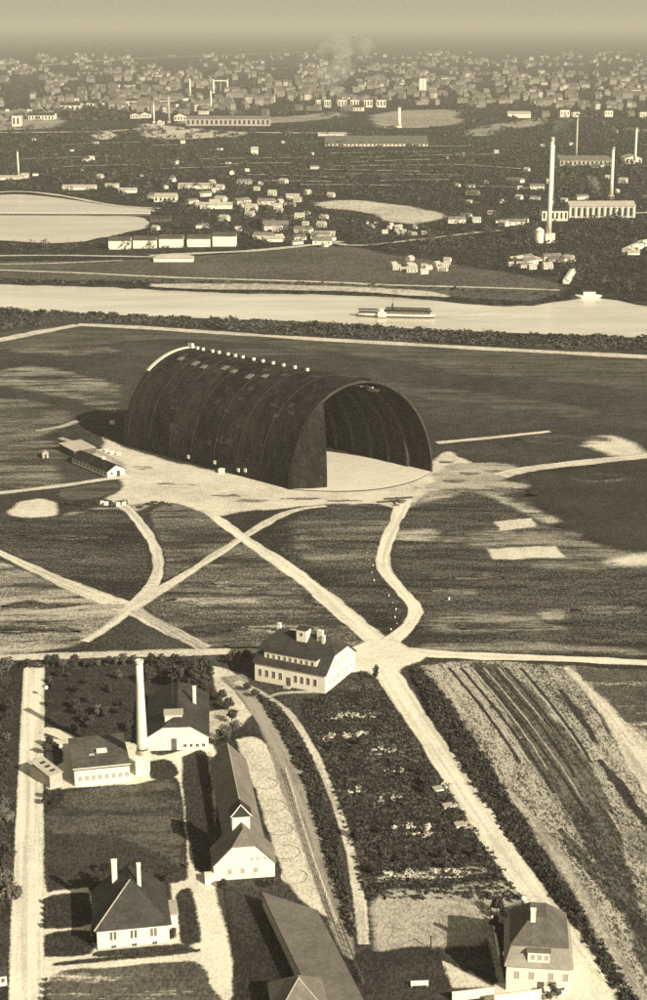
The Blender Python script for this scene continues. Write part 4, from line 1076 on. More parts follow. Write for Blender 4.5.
# works garden behind the chimney: dense dark trees
for (x, y, h, k) in [(178,690,7.5,1),(196,690,8,1),(206,684,7.5,1),(204,700,6.5,0),(190,700,6,0),(164,682,6,0),(150,686,5,0),(186,678,6.5,1)]:
    tree(x, y, h, k, 'dense dark tree of the clump behind the boiler house', 'tree clump behind the boiler house')
for i in range(26):
    x, y = rnd.uniform(48, 132), rnd.uniform(676, 734)
    tree(x, y, rnd.uniform(1.6, 3.2), rnd.choice([2, 2, 4]), 'low garden shrub in the dark works garden', 'shrubs of the works garden', 'shrub', 'shrub')
for i, (x, y, h, k) in enumerate([(222,703,3.6,0),(228.5,712,3.8,0),(232,724,4.0,0),(236,733,3.4,4),(227,742,3.0,4),(247,692,2.6,2),(254,698,2.4,2),(220,739,2.6,2)]):
    tree(x, y, h, k, ['round dark tree standing alone on the pale forecourt', 'second round tree on the forecourt by the pale yard', 'leafy tree at the corner of the pale boiler yard', 'loose grey tree by the end of the long hall', 'thin grey tree at the far gable of the long hall', 'tiny dark shrub at the bend of the lane', 'tiny dark shrub where embankment and lane meet', 'small dark shrub touching the far end of the hall'][i])
# orchard on the western edge
for i in range(40):
    y = 672 + i*7.4 + rnd.uniform(-2, 2); x = rnd.uniform(-4, 15 - (y-672)*0.012)
    if 924 < y < 990: continue
    tree(x, y, rnd.uniform(3.0, 5.6), rnd.choice([0, 1, 0, 4]), 'dark orchard tree west of the straight drive', 'orchard trees west of the drive', 'orchard_tree')
for i, (x, y, h, k) in enumerate([(97,884,3.6,1),(106,876,3.4,1),(92,894,2.6,0),(168,884,2.6,0)]):
    tree(x, y, h, k, 'dark bushy tree crowding the back of the villa', 'trees behind the villa')
for i, (x, y, h) in enumerate([(47,756,3.4),(50,748,3.2),(46,766,3.0),(48,800,2.8),(54,806,2.4),(46,806,2.6)]):
    tree(x, y, h, 0, 'dark bush crowding the small annex beside the drive', 'bushes round the annex', 'bush', 'bush')
for i in range(9):
    tree(46, 905+i*6 if i < 5 else 982+(i-5)*7, rnd.uniform(0.9, 1.5), 2, 'small clipped shrub on the lawn edge along the drive', 'shrubs along the drive', 'shrub', 'shrub')
for i, (x, y, h) in enumerate([(223,889,2.2),(270,889,2.4),(170,938,1.8),(174,936,1.6),(95,945,1.8)]):
    tree(x, y, h, 2, ['dark shrub at the western corner of the clipped gable', 'dark shrub at the eastern corner of the clipped gable', 'dark shrub by the villa porch', 'second small shrub by the villa porch', 'dark shrub at the western villa corner'][i], None, 'shrub', 'shrub')
for (x, y, h) in [(552,994,2.6),(557,999,2.2),(561,992,2.0),(548,1001,2.2)]:
    tree(x, y, h, 4, 'grey bush in front of the mansard house', 'bushes before the mansard house', 'bush', 'bush')
for i, (x, y, h, k) in enumerate([(361,682,3.2,3),(375.5,680,4.2,3),(323,690,2.2,2)]):
    tree(x, y, h, k, ['slim dark tree at the office house gable', 'taller slim dark tree beside the lane fork', 'small shrub at the office house corner'][i])
for (x, y, h) in [(497,914,3.4),(505,922,3.2),(500,938,3),(510,945,2.6),(494,930,2.6),(514,934,3)]:
    tree(x, y, h, 0, 'dark bush in the walled garden of the mansard house', 'bushes in the walled garden', 'bush', 'bush')
# embankment planting, hedge strips, river bank
thicket('embankment_shrubs', 'leaf', fill([(254,692),(276,706),(312,760),(338,848),(355,935),(351,938),(331,868),(306,785),(281,732)], 900, 3.6, 1.2, rnd), 'dense dark planting covering the embankment', 'shrubs', 16, 0.34, 2)
thicket('hedge_strip', 'leaf', fill([(412,672),(422,672),(448,704),(478,748),(506,794),(536,842),(570,896),(608,955),(642,1010),(626,1010),(588,945),(539,872),(492,816),(464,768),(432,716)], 700, 4.5, 1.3, rnd), 'overgrown black strip between lane and striped plots', 'undergrowth', 14, 0.34, 3)
thicket('riverbank_thicket', 'leaf_far', fill([(-120,308),(-12,310),(160,317),(326,323.5),(435,331),(500,333.5),(770,342),(770,359),(662,352),(480,344.5),(320,335.5),(198,327.5),(78,319),(-12,330),(-120,350)], 2000, 5.0, 2.0, rnd), 'dark continuous thicket along the near river bank', 'thicket', 22, 0.24, 4)
# allotment crops in short rows
spots = []
for i in range(46):
    y = 700 + i*4.4
    xl, xr = 306+(y-700)*0.31, 384+(y-700)*0.70
    x = xl
    while x < xr:
        if rnd.random() < 0.62:
            p = G(x, y + rnd.uniform(-.8,.8)); spots.append((p.x, p.y, rnd.uniform(.4,1.0), rnd.uniform(.3,1.0)))
        x += rnd.uniform(2, 7)
thicket('allotment_plants', 'leaf', spots, 'rows of dark vegetables and bushes in the allotments', 'crops', 12, 0.4, 6)
spots = []
for (x0, x1, y, k) in [(331,373,716,26),(322,352,736,18),(356,370,733,8),(405,432,835,10),(392,430,826,10),(374,395,752,8),(385,410,772,8),(350,360,790,6),(378,400,800,8),(420,428,830,6),(444,452,786,6),(452,462,806,6),(465,474,826,8),(382,470,872,30),(380,470,878,24)]:
    for _ in range(k):
        p = G(rnd.uniform(x0, x1), y+rnd.uniform(-3, 3)); spots.append((p.x, p.y, rnd.uniform(.4,.9), rnd.uniform(.2,.6)))
thicket('pale_crops', 'crop_pale', spots, 'pale beds and drying crops in the allotments', 'crops', 12, 0.4, 7)
for i in range(14):
    y = rnd.uniform(720, 885); x = rnd.uniform(316+(y-700)*0.29, 392+(y-700)*0.66)
    tree(x, y, rnd.uniform(1.8, 3.2), rnd.choice([2, 4, 0]), 'small fruit tree among the allotment rows', 'fruit trees of the allotments', 'fruit_tree')

# ------------------------------------------------------------------ small things near
def crate(px, py, s, label, group=None, name='crate', cat='crate'):
    m = MB(); m.box(-s/2, -s/2, 0, s/2, s/2, s*0.8); m.box(-s*0.55, -s*0.55, s*0.804, s*0.55, s*0.55, s*0.9)
    m.box(-s*0.53, -s*0.08, 0.0, -s*0.504, s*0.08, s*0.8); m.box(s*0.504, -s*0.08, 0, s*0.53, s*0.08, s*0.8)
    o = m.build(name, 'paint_white'); o.location = G(px, py); o.rotation_euler.z = random.uniform(-.6, .6)
    return tag(o, label, cat, group)
for (x, y, s) in [(106.5,452,1.2),(112,454,1.4),(118.5,455,1.3),(104,459,1.0)]:
    crate(x, y, s, 'white crate in the yard behind the long hut', 'white crates behind the long hut')
for (x, y, s) in [(102,504,1.2),(106,505,1.3),(118,506,1.4),(124,505,1.2)]:
    crate(x, y, s, 'white crate by the dark hedge below the hut track', 'white crates by the hedge')
crate(112, 424, 1.5, 'bright white crate at the rear corner of the hangar')
crate(221.5, 473, 1.9, 'white crate at the foot of the hangar side')
thicket('yard_hedge', 'leaf', along([(62,504),(84,505),(104,503),(128,504)], 1.0, 1.3, 1.3, 1.3, rnd), 'dark hedge block below the hut track', 'hedge', 18, 0.34, 8)
thicket('apron_hedge', 'leaf', along([(138,508),(150,504),(160,503),(172,506)], 1.0, 0.8, 0.9, 0.7, rnd), 'low dark hedge at the apron edge', 'hedge', 18, 0.34, 9)

def lamp(px, py, h, label):
    o = empty('globe_lamp', G(px, py)); tag(o, label, 'street lamp')
    m = MB(); m.bar((0,0,-.1), (0,0,h), 0.09, 0.06, 8); m.lathe([(0.2,0),(0.2,0.3),(0.1,0.5)], seg=8); m.build('post', 'steel_dark', o)
    m = MB(); m.lathe([(0.1,h),(0.42,h+.2),(0.55,h+.55),(0.42,h+.9),(0.1,h+1.1)], seg=12); m.build('globe', 'paint_white', o, True)
lamp(46.5, 699, 2.6, 'white globe lamp beside the drive at the works garden')
lamp(61, 757, 2.2, 'white globe lamp near the small annex')
lamp(523, 908, 1.6, 'white globe lamp behind the mansard house')
lamp(505, 964, 1.6, 'white globe lamp at the garden side of the mansard house')

def wall_run(name, a, b, h, t, mat, label, cat='wall'):
    p, q = G(*a), G(*b); d = q-p
    o = empty(name, p, math.atan2(d.y, d.x)); tag(o, label, cat)
    m = MB(); m.box(0, -t/2, -.2, d.length, t/2, h); m.build('wall_body', mat, o)
    m = MB(); m.box(-.05, -t/2-.06, h+.003, d.length+.05, t/2+.06, h+.14); m.build('coping', 'paint_white', o)
wall_run('garden_wall', (452,1001), (494,996), 1.6, 0.3, 'plaster', 'low white garden wall at the lower edge')
wall_run('yard_wall', (494,1006), (541,1000), 2.0, 0.3, 'plaster', 'white yard wall in front of the mansard house')
wall_run('gate_pier', (544,1000), (549,999.6), 2.2, 0.9, 'plaster', 'thick white gate pier before the mansard house', 'pier')
wall_run('side_wall', (492,921), (499,960), 1.0, 0.25, 'brick_pale', 'pale side wall of the mansard house garden')

def fence(line, hgt, gap, label, mat='paint_white', name='rail_fence', bars=2, post=0.07):
    pts = densify(spline([G(*q) for q in line], 5), False, gap)
    o = empty(name, pts[0]); tag(o, label, 'fence'); b = pts[0]
    for i, p in enumerate(pts):
        if i < 90:
            m = MB(); m.box(p.x-b.x-post, p.y-b.y-post, -.1, p.x-b.x+post, p.y-b.y+post, hgt); m.build('post', mat, o)
    m = MB()
    for p, q in zip(pts, pts[1:]):
        for k in range(bars):
            z = hgt*(0.9-0.4*k); m.bar(Vector((p.x-b.x, p.y-b.y, z)), Vector((q.x-b.x, q.y-b.y, z)), 0.07, 0.07, 4)
    m.build('rail', mat, o)
fence([(286,772),(300,818),(316,868),(336,924)], 1.2, 2.4, 'pale rail fence between settling beds and sunken lane')
fence([(340,926),(351,955),(363,985)], 1.3, 2.6, 'dark rail fence running on past the lean-to shed', 'timber')

# round settling beds beside the long hall
for i, (x, y, r) in enumerate([(266,784,2.7),(273,806,3.0),(279,829,3.0),(286,852.5,3.0),(293,877,3.0)]):
    o = empty('settling_bed', G(x, y) + Vector((0,0,0.25))); tag(o, ['smallest round settling bed beside the far half of the long hall', 'round settling bed next to the smallest one', 'middle round settling bed beside the long hall', 'round settling bed level with the ridge turret', 'largest round settling bed beside the clipped gable'][i], 'settling bed', 'settling beds')
    m = MB(); a0 = [-2.6, -2.9, -2.2, -2.7, -2.4][i]; na_ = [26, 30, 24, 28, 22][i]
    for k in range(na_):                            # sunken kerb, broken where it has silted over
        t0, t1 = a0+k*.16, a0+(k+1)*.16
        q = [(math.cos(t)*rr_, math.sin(t)*rr_) for t, rr_ in ((t0, r), (t1, r), (t1, r-.22-.1*math.sin(k*1.7)), (t0, r-.22-.1*math.sin(k*1.7-1.7)))]
        m.prism(q, -.3, -.12)
    rm_ = m.build('kerb_ring', 'turf_bare', o)
    m = MB(); m.lathe([(r-.5, -.28), (r-.5, -.16)], seg=30); m.build('bed_floor', 'sand_bed', o)

o = empty('garden_bench', G(411, 988), R(4)); tag(o, 'white bench in the dark kitchen garden', 'bench')
m = MB(); m.box(0, 0, .42, 3.2, .5, .5); m.build('seat', 'paint_white', o)
m = MB(); m.box(0, .46, .56, 3.2, .54, 1.1); m.build('backrest', 'paint_white', o)
for x in (.1, 2.9):
    for y in (.05, .38):
        m = MB(); m.box(x, y, 0, x+.1, y+.1, .418); m.build('leg', 'paint_white', o)
o = empty('wooden_post', G(431, 949)); tag(o, 'dark wooden post at the kitchen garden corner', 'post')
m = MB(); m.bar((0,0,-.2),(0,0,2.8),.14,.11,7); m.build('shaft', 'steel_dark', o)
m = MB(); m.bar((-.5,0,2.5),(.5,0,2.5),.06,.06,5); m.build('crossbar', 'steel_dark', o)
o, w = base('gate_house', 'small white gate hut at the western edge', 'hut', (-6,988), (7,986))
wall_mesh(o, w, 3.0, 2.2, 0.9, 'x', GAB, 'plaster'); roof_mesh(o, w, 3.0, 2.2, 0.9, 'x', GAB, 0.2, 'slate'); window(o, face_map('front', w, 3.0), w*0.7, 0.9, 0.6, 0.8)

# low garden frames (glass boxes) in the allotments
for i, (x, y) in enumerate([(438,790),(448,807),(460,826)]):
    o = empty('cold_frame', G(x, y), R(20)); tag(o, ['pale glazed cold frame highest in the allotments', 'pale glazed cold frame halfway down the lane side', 'pale glazed cold frame lowest by the lane'][i], 'cold frame')
    m = MB(); m.box(-1.1,-.8,0,1.1,-.72,.4); m.box(-1.1,.72,0,1.1,.8,.6); m.box(-1.1,-.718,0,-1.02,.718,.5); m.box(1.02,-.718,0,1.1,.718,.5); m.build('frame', 'paint_white', o)
    m = MB(); m.add([(-1.15,-.85,.42),(1.15,-.85,.42),(1.15,.85,.63),(-1.15,.85,.63),(-1.15,-.85,.47),(1.15,-.85,.47),(1.15,.85,.68),(-1.15,.85,.68)], FB); m.build('lid', 'pane_bright', o)

def stone(px, py, h, label, group=None):
    m = MB(); m.lathe([(h*.34, -.1), (h*.30, h*.5), (h*.22, h*.85), (h*.08, h)], seg=7)
    o = m.build('boundary_stone', 'paint_white'); o.location = G(px, py); tag(o, label, 'boundary stone', group)
for (x, y) in [(367,553),(369,560),(373,566),(372,573),(374,581),(389,596),(393,603),(396,610),(395,618),(397,624),(391,630)]:
    stone(x, y, random.uniform(.35, .65), 'whitewashed stone along the western edge of the winding lane', 'whitewashed stones by the winding lane')
stone(449, 600, .9, 'lone white stone in the dark eastern field')
# aeroplane on the apron
o = empty('aeroplane', G(398, 503.5), R(12)); tag(o, 'small dark monoplane parked on the apron before the hangar mouth', 'aeroplane')
m = MB(); m.add([(-.45,2.4,.9),(.45,2.4,.9),(.45,2.4,1.8),(-.45,2.4,1.8),(-.15,-4.4,1.3),(.15,-4.4,1.3),(.15,-4.4,1.6),(-.15,-4.4,1.6)], [(0,1,2,3),(7,6,5,4),(0,4,5,1),(1,5,6,2),(2,6,7,3),(3,7,4,0)]); fz = m.build('fuselage', 'timber', o)
m = MB()
for s in (-1, 1):
    q = [(s*.46,2.0,1.6),(s*5.2,1.2,1.9),(s*5.6,-.9,1.9),(s*.46,-.3,1.6)]
    m.add(q + [(x,y,z+.14) for x,y,z in q], FB if s > 0 else [(0,1,2,3),(7,6,5,4),(0,4,5,1),(1,5,6,2),(2,6,7,3),(3,7,4,0)])
m.build('wing', 'timber', o)
m = MB(); m.add([(-1.5,-3.6,1.62),(1.5,-3.6,1.62),(1.1,-5.2,1.62),(-1.1,-5.2,1.62),(-1.5,-3.6,1.70),(1.5,-3.6,1.70),(1.1,-5.2,1.70),(-1.1,-5.2,1.70)], [(0,1,2,3),(7,6,5,4),(0,4,5,1),(1,5,6,2),(2,6,7,3),(3,7,4,0)]); m.build('tailplane', 'timber', o)
for s in (-1, 1):
    m = MB(); m.bar((s*.7,1.5,.45),(s*.82,1.5,.45),.45,.45,14); wh = m.build('wheel', 'steel_dark', o)
    m = MB(); m.bar((s*.4,1.5,1.1),(s*.7,1.5,.45),.06,.06,5); m.build('strut', 'timber', o)
m = MB(); m.bar((-1.1,2.5,1.15),(1.1,2.5,1.55),.07,.07,5); m.build('propeller', 'timber', o)

# ------------------------------------------------------------------ river steamer
pS, pE = G(356, 316, WATER_Z), G(435, 318, WATER_Z)
o = empty('paddle_steamer', (pS+pE)/2, math.atan2((pE-pS).y, (pE-pS).x)); tag(o, 'long white paddle steamer with awning deck heading upstream', 'steamer')
Ls = (pE-pS).length
sec = [(-.5,.1),(-.46,1.2),(-.38,2.3),(-.25,2.9),(.2,3.0),(.38,2.5),(.46,1.7),(.5,.6)]
def hull(z0, z1, k0, k1, name, mat):
    vs = []; n = len(sec)
    for (t, b) in sec:
        vs += [(t*Ls, -b*k0, z0), (t*Ls, b*k0, z0), (t*Ls, -b*k1, z1), (t*Ls, b*k1, z1)]
    fs = []
    for i in range(n-1):
        a, c = 4*i, 4*i+4
        fs += [(a,c,c+2,a+2), (a+1,a+3,c+3,c+1), (a+2,c+2,c+3,a+3), (a,a+1,c+1,c)]
    fs += [(0,2,3,1), (4*n-4,4*n-3,4*n-1,4*n-2)]
    return mesh_obj(name, vs, fs, mat, o)
hull(-.6, 0.95, .9, .96, 'lower_hull', 'steel_dark'); hull(0.953, 2.1, .97, 1.06, 'hull', 'paint_white')
m = MB(); m.box(-.12*Ls,-2.0,2.104,.44*Ls,2.0,3.7); cb = m.build('cabin', 'timber', o)
win_row(cb, face_map('front', .56*Ls, 4.0, -.12*Ls, -2.0), [1.5+2.0*i for i in range(int(.56*Ls/2)-1)], 2.7, 1.1, 0.8)
m = MB(); m.box(-.13*Ls,-2.6,4.004,.46*Ls,2.6,4.2); m.build('awning', 'tar_worn', o)
m = MB()
for i in range(16):
    for s in (-2.5, 2.4): m.box(-.12*Ls+i*.036*Ls, s, 4.204, -.12*Ls+i*.036*Ls+.1, s+.1, 5.3)
m.box(-.12*Ls, -2.5, 5.304, .44*Ls, 2.5, 5.45); m.build('upper_awning', 'steel_dark', o)
m = MB(); m.box(-.19*Ls,-2.2,2.104,-.14*Ls,2.2,4.5); m.build('wheelhouse', 'paint_white', o)
for s in (-1, 1):
    m = MB(); m.prism([(-.16*Ls-2.4, s*3.05 if s>0 else -4.6), (-.16*Ls+2.4, s*3.05 if s>0 else -4.6), (-.16*Ls+2.4, 4.6 if s>0 else -3.05), (-.16*Ls-2.4, 4.6 if s>0 else -3.05)], .6, 3.4); m.build('paddle_box', 'paint_white', o)
m = MB(); m.bar((-.04*Ls,0,4.2),(-.04*Ls,0,8.0),.4,.36,10); m.build('funnel', 'steel_dark', o)
m = MB(); m.bar((-.03*Ls,0.9,4.2),(-.03*Ls,0.9,11.5),.16,.1,6); m.build('mast', 'steel_dark', o)
m = MB(); m.box(-.46*Ls,-1.6,2.104,-.22*Ls,1.6,2.9); m.build('fore_deck_house', 'timber', o)
m = MB()
for i in range(9):
    for s in (-2.0, 1.9): m.box(-.46*Ls+i*.03*Ls, s, 2.104, -.46*Ls+i*.03*Ls+.1, s+.1, 4.2)
m.box(-.47*Ls,-2.1,4.204,-.22*Ls,2.1,4.36); m.build('fore_awning', 'steel_dark', o)
for k, (ex, ey) in enumerate([(505, 309.5), (512, 316), (500, 323)]):
    a_, b_ = G(436, 316.8 + k*0.9, WATER_Z), G(ex, ey, WATER_Z); d_ = (b_-a_).normalized(); n_ = Vector((-d_.y, d_.x, 0)); vs, fs = [], []
    for i in range(25):
        q = a_.lerp(b_, i/24) + n_*0.8*mnoise.noise(Vector((i*.6, k, 0))); w_ = (1.3 if k == 1 else 0.7)*(1-.6*i/24)
        for sg in (1, -1): vs.append(q + n_*sg*w_ + Vector((0, 0, 0.02+0.004*k)))
    fs = [(2*i, 2*i+1, 2*i+3, 2*i+2) for i in range(24)]
    wk = mesh_obj('wake', vs, fs, 'wake_water'); tag(wk, 'dark ripple of the wake trailing the paddle steamer', 'wake', 'ripples of the wake', 'stuff')
    for pl in wk.data.polygons:
        if pl.normal.z < 0: pl.flip()
lamp(389, 330, 2.2, 'white globe lamp on the near river bank below the steamer')

# ------------------------------------------------------------------ far bank: buildings
def far_house(x0, x1, yb, hpx, label, cat='house', name='far_house', group=None, depth=None, roof='gable', wmat='plaster_far', rmat='slate', parts=True, nwin=0, rz=None, rise=None, whole=False):
    a, an, w = grad((x0, yb), (x1, yb))
    s = scale_at(yb); hh = hpx/s
    d = depth if depth else max(6.0, w*0.5)
    o = empty(name, a, 0.0 if rz is None else rz); tag(o, label, cat, group)
    if roof == 'flat': h, r_ = hh, 0.0
    else: r_ = rise if rise else min(hh*0.35, d*0.35); h = hh - r_*0.9
    rid = 'x' if w >= d*0.9 else 'y'
    ends = GAB if roof == 'gable' else ((0, min(w, d)*0.45),)*2
    if r_ > 0:
        wall_mesh(o, w, d, h, r_, rid, ends if roof == 'gable' else ((0,0),(0,0)), wmat)
        roof_mesh(o, w, d, h, r_, rid, ends, 0.4, rmat)
    else:
        wall_mesh(o, w, d, h, 0, 'x', ((0,0),(0,0)), wmat)
        m = MB(); m.box(-.3,-.3,h+.01,w+.3,d+.3,h+.5); m.build('roof', rmat, o)
    if nwin:
        fm = face_map('front', w, d)
        for i in range(nwin):
            f = MB(); c = w*(i+.5)/nwin; ww = w/nwin*0.42
            map_box(f, fm, c-ww/2, c+ww/2, .01, .12, h*.25, h*.82); f.build('window', 'pane', o)
    return o, w, d, h

# five white warehouses by the basin
WH = [(108.5,130,249.5,11.5,'white warehouse nearest the harbour basin'),(133,156,248.5,11,'second white warehouse from the basin'),(159,183,247.5,11.5,'middle white warehouse of the harbour row'),(187,210,247,11,'fourth white warehouse of the harbour row'),(212.5,236,246.5,13,'largest white warehouse at the inland end of the row')]
for (a, b, y, hp, lb) in WH:
    far_house(a, b, y, hp, lb, 'warehouse', 'warehouse', 'white harbour warehouses', depth=14, roof='gable', wmat='plaster', rmat='tar_worn', rise=2.2)
far_house(153.5, 193, 262.5, 6.5, 'long white shed on the far shore meadow', 'shed', 'shore_shed', depth=9, roof='hip', wmat='plaster', rmat='tile_pale', rise=1.6)
far_house(150, 170, 222, 5, 'dark boat shed where the jetty meets land', 'shed', 'boat_shed', depth=14, wmat='timber', rmat='slate')
far_house(263, 288, 230, 8, 'grey roofed works hall behind the warehouses', 'building', 'works_hall', depth=16, wmat='timber', rmat='tile_grey')
far_house(200, 232, 209, 6, 'long low white hall on the far bank', 'building', 'works_hall', depth=10, wmat='plaster', rmat='tile_pale')
far_house(154, 176, 202, 7.5, 'white hall with bright roof behind the basin', 'building', 'works_hall', depth=20, wmat='plaster', rmat='tile_pale', nwin=5)
far_house(178, 212, 189, 5, 'wide white factory shed with broken roofline', 'building', 'works_hall', depth=20, wmat='plaster', rmat='tile_pale')
far_house(286, 299, 200, 5.5, 'square white house near the pale clearing', 'house', 'white_house', depth=12, wmat='plaster', rmat='tile_pale')
far_house(315, 335, 238, 6, 'white cottage row by the shore road', 'house', 'white_house', depth=9, wmat='plaster', rmat='tile_pale', nwin=4)
far_house(267, 283, 242, 5, 'low white barn beside the shore road', 'barn', 'white_barn', depth=8, wmat='plaster', rmat='tile_pale')
far_house(62, 95, 190, 4.5, 'long pale sheds above the basin dyke', 'shed', 'long_shed', depth=14, wmat='plaster', rmat='tile_pale')
far_house(-4, 20, 180, 4, 'long white wall like shed on the western far bank', 'shed', 'long_shed', depth=12, wmat='plaster', rmat='tile_pale')
far_house(105, 118, 188, 4, 'short pale shed above the basin dyke', 'shed', 'short_shed', depth=10, wmat='plaster', rmat='tile_pale')
far_house(118, 136, 193, 4.5, 'pale shed end on to the basin dyke', 'shed', 'short_shed', depth=10, wmat='plaster', rmat='tile_pale')
far_house(325, 428, 146, 8, 'very long dark roofed factory across the yards', 'factory', 'long_factory', depth=60, wmat='plaster', rmat='slate_mid', nwin=26, rise=9)
far_house(318, 347, 136, 3, 'white low depot beside the long dark factory', 'building', 'depot', depth=30, wmat='plaster', rmat='tile_pale')
far_house(186, 270, 126, 9, 'long grey arcaded building across the far yards', 'building', 'arcade_building', depth=40, wmat='plaster_grey', rmat='tile_grey', nwin=18, rise=4)
far_house(251, 258, 154.5, 7, 'lone white house in the dark yards', 'house', 'white_house', depth=10, wmat='plaster', rmat='tile_pale')
far_house(229.5, 234, 175, 4.5, 'tiny white house alone above the sheds', 'house', 'white_house', depth=6, wmat='plaster', rmat='tile_pale')
far_house(175, 179, 165, 4.5, 'tiny white house near the far yards', 'house', 'white_house', depth=6, wmat='plaster', rmat='tile_pale')
for i, (a, b) in enumerate([(316,321),(324,331),(338,347),(350.5,359),(364,372.5),(376.5,386)]):
    far_house(a, b, 107.5, 7.5, ['small white tenement at the head of the tenement row', 'second small white tenement of the row', 'first broad white tenement of the row', 'second broad white tenement of the row', 'third broad white tenement of the row', 'last broad white tenement of the row'][i], 'tenement', 'tenement', 'white tenement row', depth=20, roof='flat', wmat='plaster', rmat='slate', nwin=3)
far_house(12, 20, 127, 11, 'tall pale block at the western edge of the town', 'building', 'tall_block', depth=20, roof='flat', nwin=2)
far_house(28, 54, 120, 6.5, 'long pale barracks block in the western haze', 'building', 'barracks', depth=30, nwin=8)
for i, (a, b, y, hp) in enumerate([(60,80,111,8),(87,115,106,4),(121,147,106,7),(108,119,87.5,3.5),(124,134,87.5,3.5),(130,140,118.5,5),(140,150,118,5.5),(157,163,125,5),(174,186,121,7)]):
    far_house(a, b, y, hp, ['pale cluster block above the dark woods', 'long low pale block above the woods', 'broad pale block beside the gantry chimneys', 'tiny pale block high in the haze', 'second tiny pale block high in the haze', 'pale house at the heap field', 'second pale house at the heap field', 'white house at the foot of the slim chimney', 'white house cluster beside the arcaded building'][i], 'building', 'pale_block', depth=25, nwin=4)
# arched factory with its annexes
o, w, d, h = far_house(569.5, 636, 218, 15, 'pale factory hall with eleven tall windows and shallow gable', 'factory', 'arched_factory', depth=22, roof='gable', wmat='plaster_grey', rmat='tile_pale', rise=3.5, rz=R(2))
fm = face_map('front', w, d)
for i in range(11):
    f = MB(); c = w*(i+.6)/11.4; map_box(f, fm, c-1.0, c+1.0, .01, .15, 1.8, h*0.86); f.build('window', 'pane', o)
f = MB()
for i in range(12):
    c = w*(i+.1)/11.4; map_box(f, fm, c-.7, c+.7, .01, .5, 0, h*0.96)
f.build('pilaster', 'plaster', o)
o, w, d, h = far_house(542, 568, 221, 10, 'lower factory annex with dark square windows', 'factory', 'factory_annex', depth=16, roof='flat', wmat='plaster_far', rmat='slate', nwin=6)
far_house(514, 529, 222.5, 6, 'small white annex west of the arched factory', 'building', 'factory_annex', depth=10, wmat='plaster', rmat='slate', nwin=3)
far_house(496, 510, 223, 4, 'row of tiny white huts west of the factory', 'hut', 'white_huts', depth=8, wmat='plaster', rmat='slate', nwin=2)
p0 = G(539, 243)
o = empty('water_tower', p0); tag(o, 'squat round white tank below the factory annex', 'tank')
m = MB(); m.lathe([(3.6,0),(3.7,1),(3.7,9.5),(3.3,10.4),(1.6,11.6),(.3,12.2)], seg=20); m.build('tank', 'plaster', o, True)
m = MB(); m.lathe([(3.85,9.0),(3.95,9.1),(3.95,9.5),(3.8,9.6)], seg=20); m.build('rim_band', 'plaster_grey', o)
far_house(551.5, 555, 243, 10, 'slim white tower between round tank and tallest chimney', 'tower', 'white_tower', depth=3.0, roof='flat', wmat='plaster', rmat='slate')
far_house(522, 545, 261, 3, 'low white landing shed on the far shore', 'shed', 'landing_shed', depth=6, wmat='plaster', rmat='tile_pale')
far_house(548, 560, 258, 3.5, 'short white shed beside the landing shed', 'shed', 'landing_shed', depth=6, wmat='plaster', rmat='tile_pale')
far_house(508, 531, 118, 6, 'broad farmhouse roof on the slanting field', 'house', 'farmhouse', depth=25, wmat='plaster', rmat='tile_pale')
o, w, d, h = far_house(622, 634, 252, 4, 'long bright roofed shed on the eastern far bank', 'shed', 'bright_shed', depth=55, wmat='plaster', rmat='paint_white', rz=R(-25), rise=1.0)
far_house(628, 640, 255, 4, 'small bright shed in front of the long bright one', 'shed', 'bright_shed', depth=7, wmat='plaster', rmat='tile_pale')
o, w, d, h = far_house(563, 569, 284, 5, 'bright roofed shed on the landing pier', 'shed', 'pier_shed', depth=48, wmat='plaster', rmat='paint_white', rz=R(-14), rise=.8)
far_house(625, 642, 164, 8, 'pale powerhouse under the eastern chimney', 'building', 'powerhouse', depth=30, wmat='plaster', rmat='tile_pale', nwin=4)
far_house(560, 612, 166, 8, 'hazy grey mill block behind the factory', 'building', 'mill_block', depth=60, wmat='plaster_grey', rmat='tile_grey', nwin=12)
# twin towered church far in the haze
o, w, d, h = far_house(419, 426.5, 95, 7, 'church with twin towers far in the haze', 'church', 'church', depth=40, wmat='plaster', rmat='slate_mid')
for x in (0, w-9):
    m = MB(); m.box(x, -6, 0, x+8, 2, 38); t_ = m.build('tower', 'plaster', o)
    m = MB(); m.add([(x-.5,-6.5,38.01),(x+8.5,-6.5,38.01),(x+8.5,2.5,38.01),(x-.5,2.5,38.01),(x+4,-2,46)], [(3,2,1,0),(0,1,4),(1,2,4),(2,3,4),(3,0,4)]); m.build('spire', 'slate_mid', t_)
far_house(390, 415, 92.5, 2.5, 'low pale range beside the twin towered church', 'building', 'pale_range', depth=50, wmat='plaster', rmat='tile_pale')

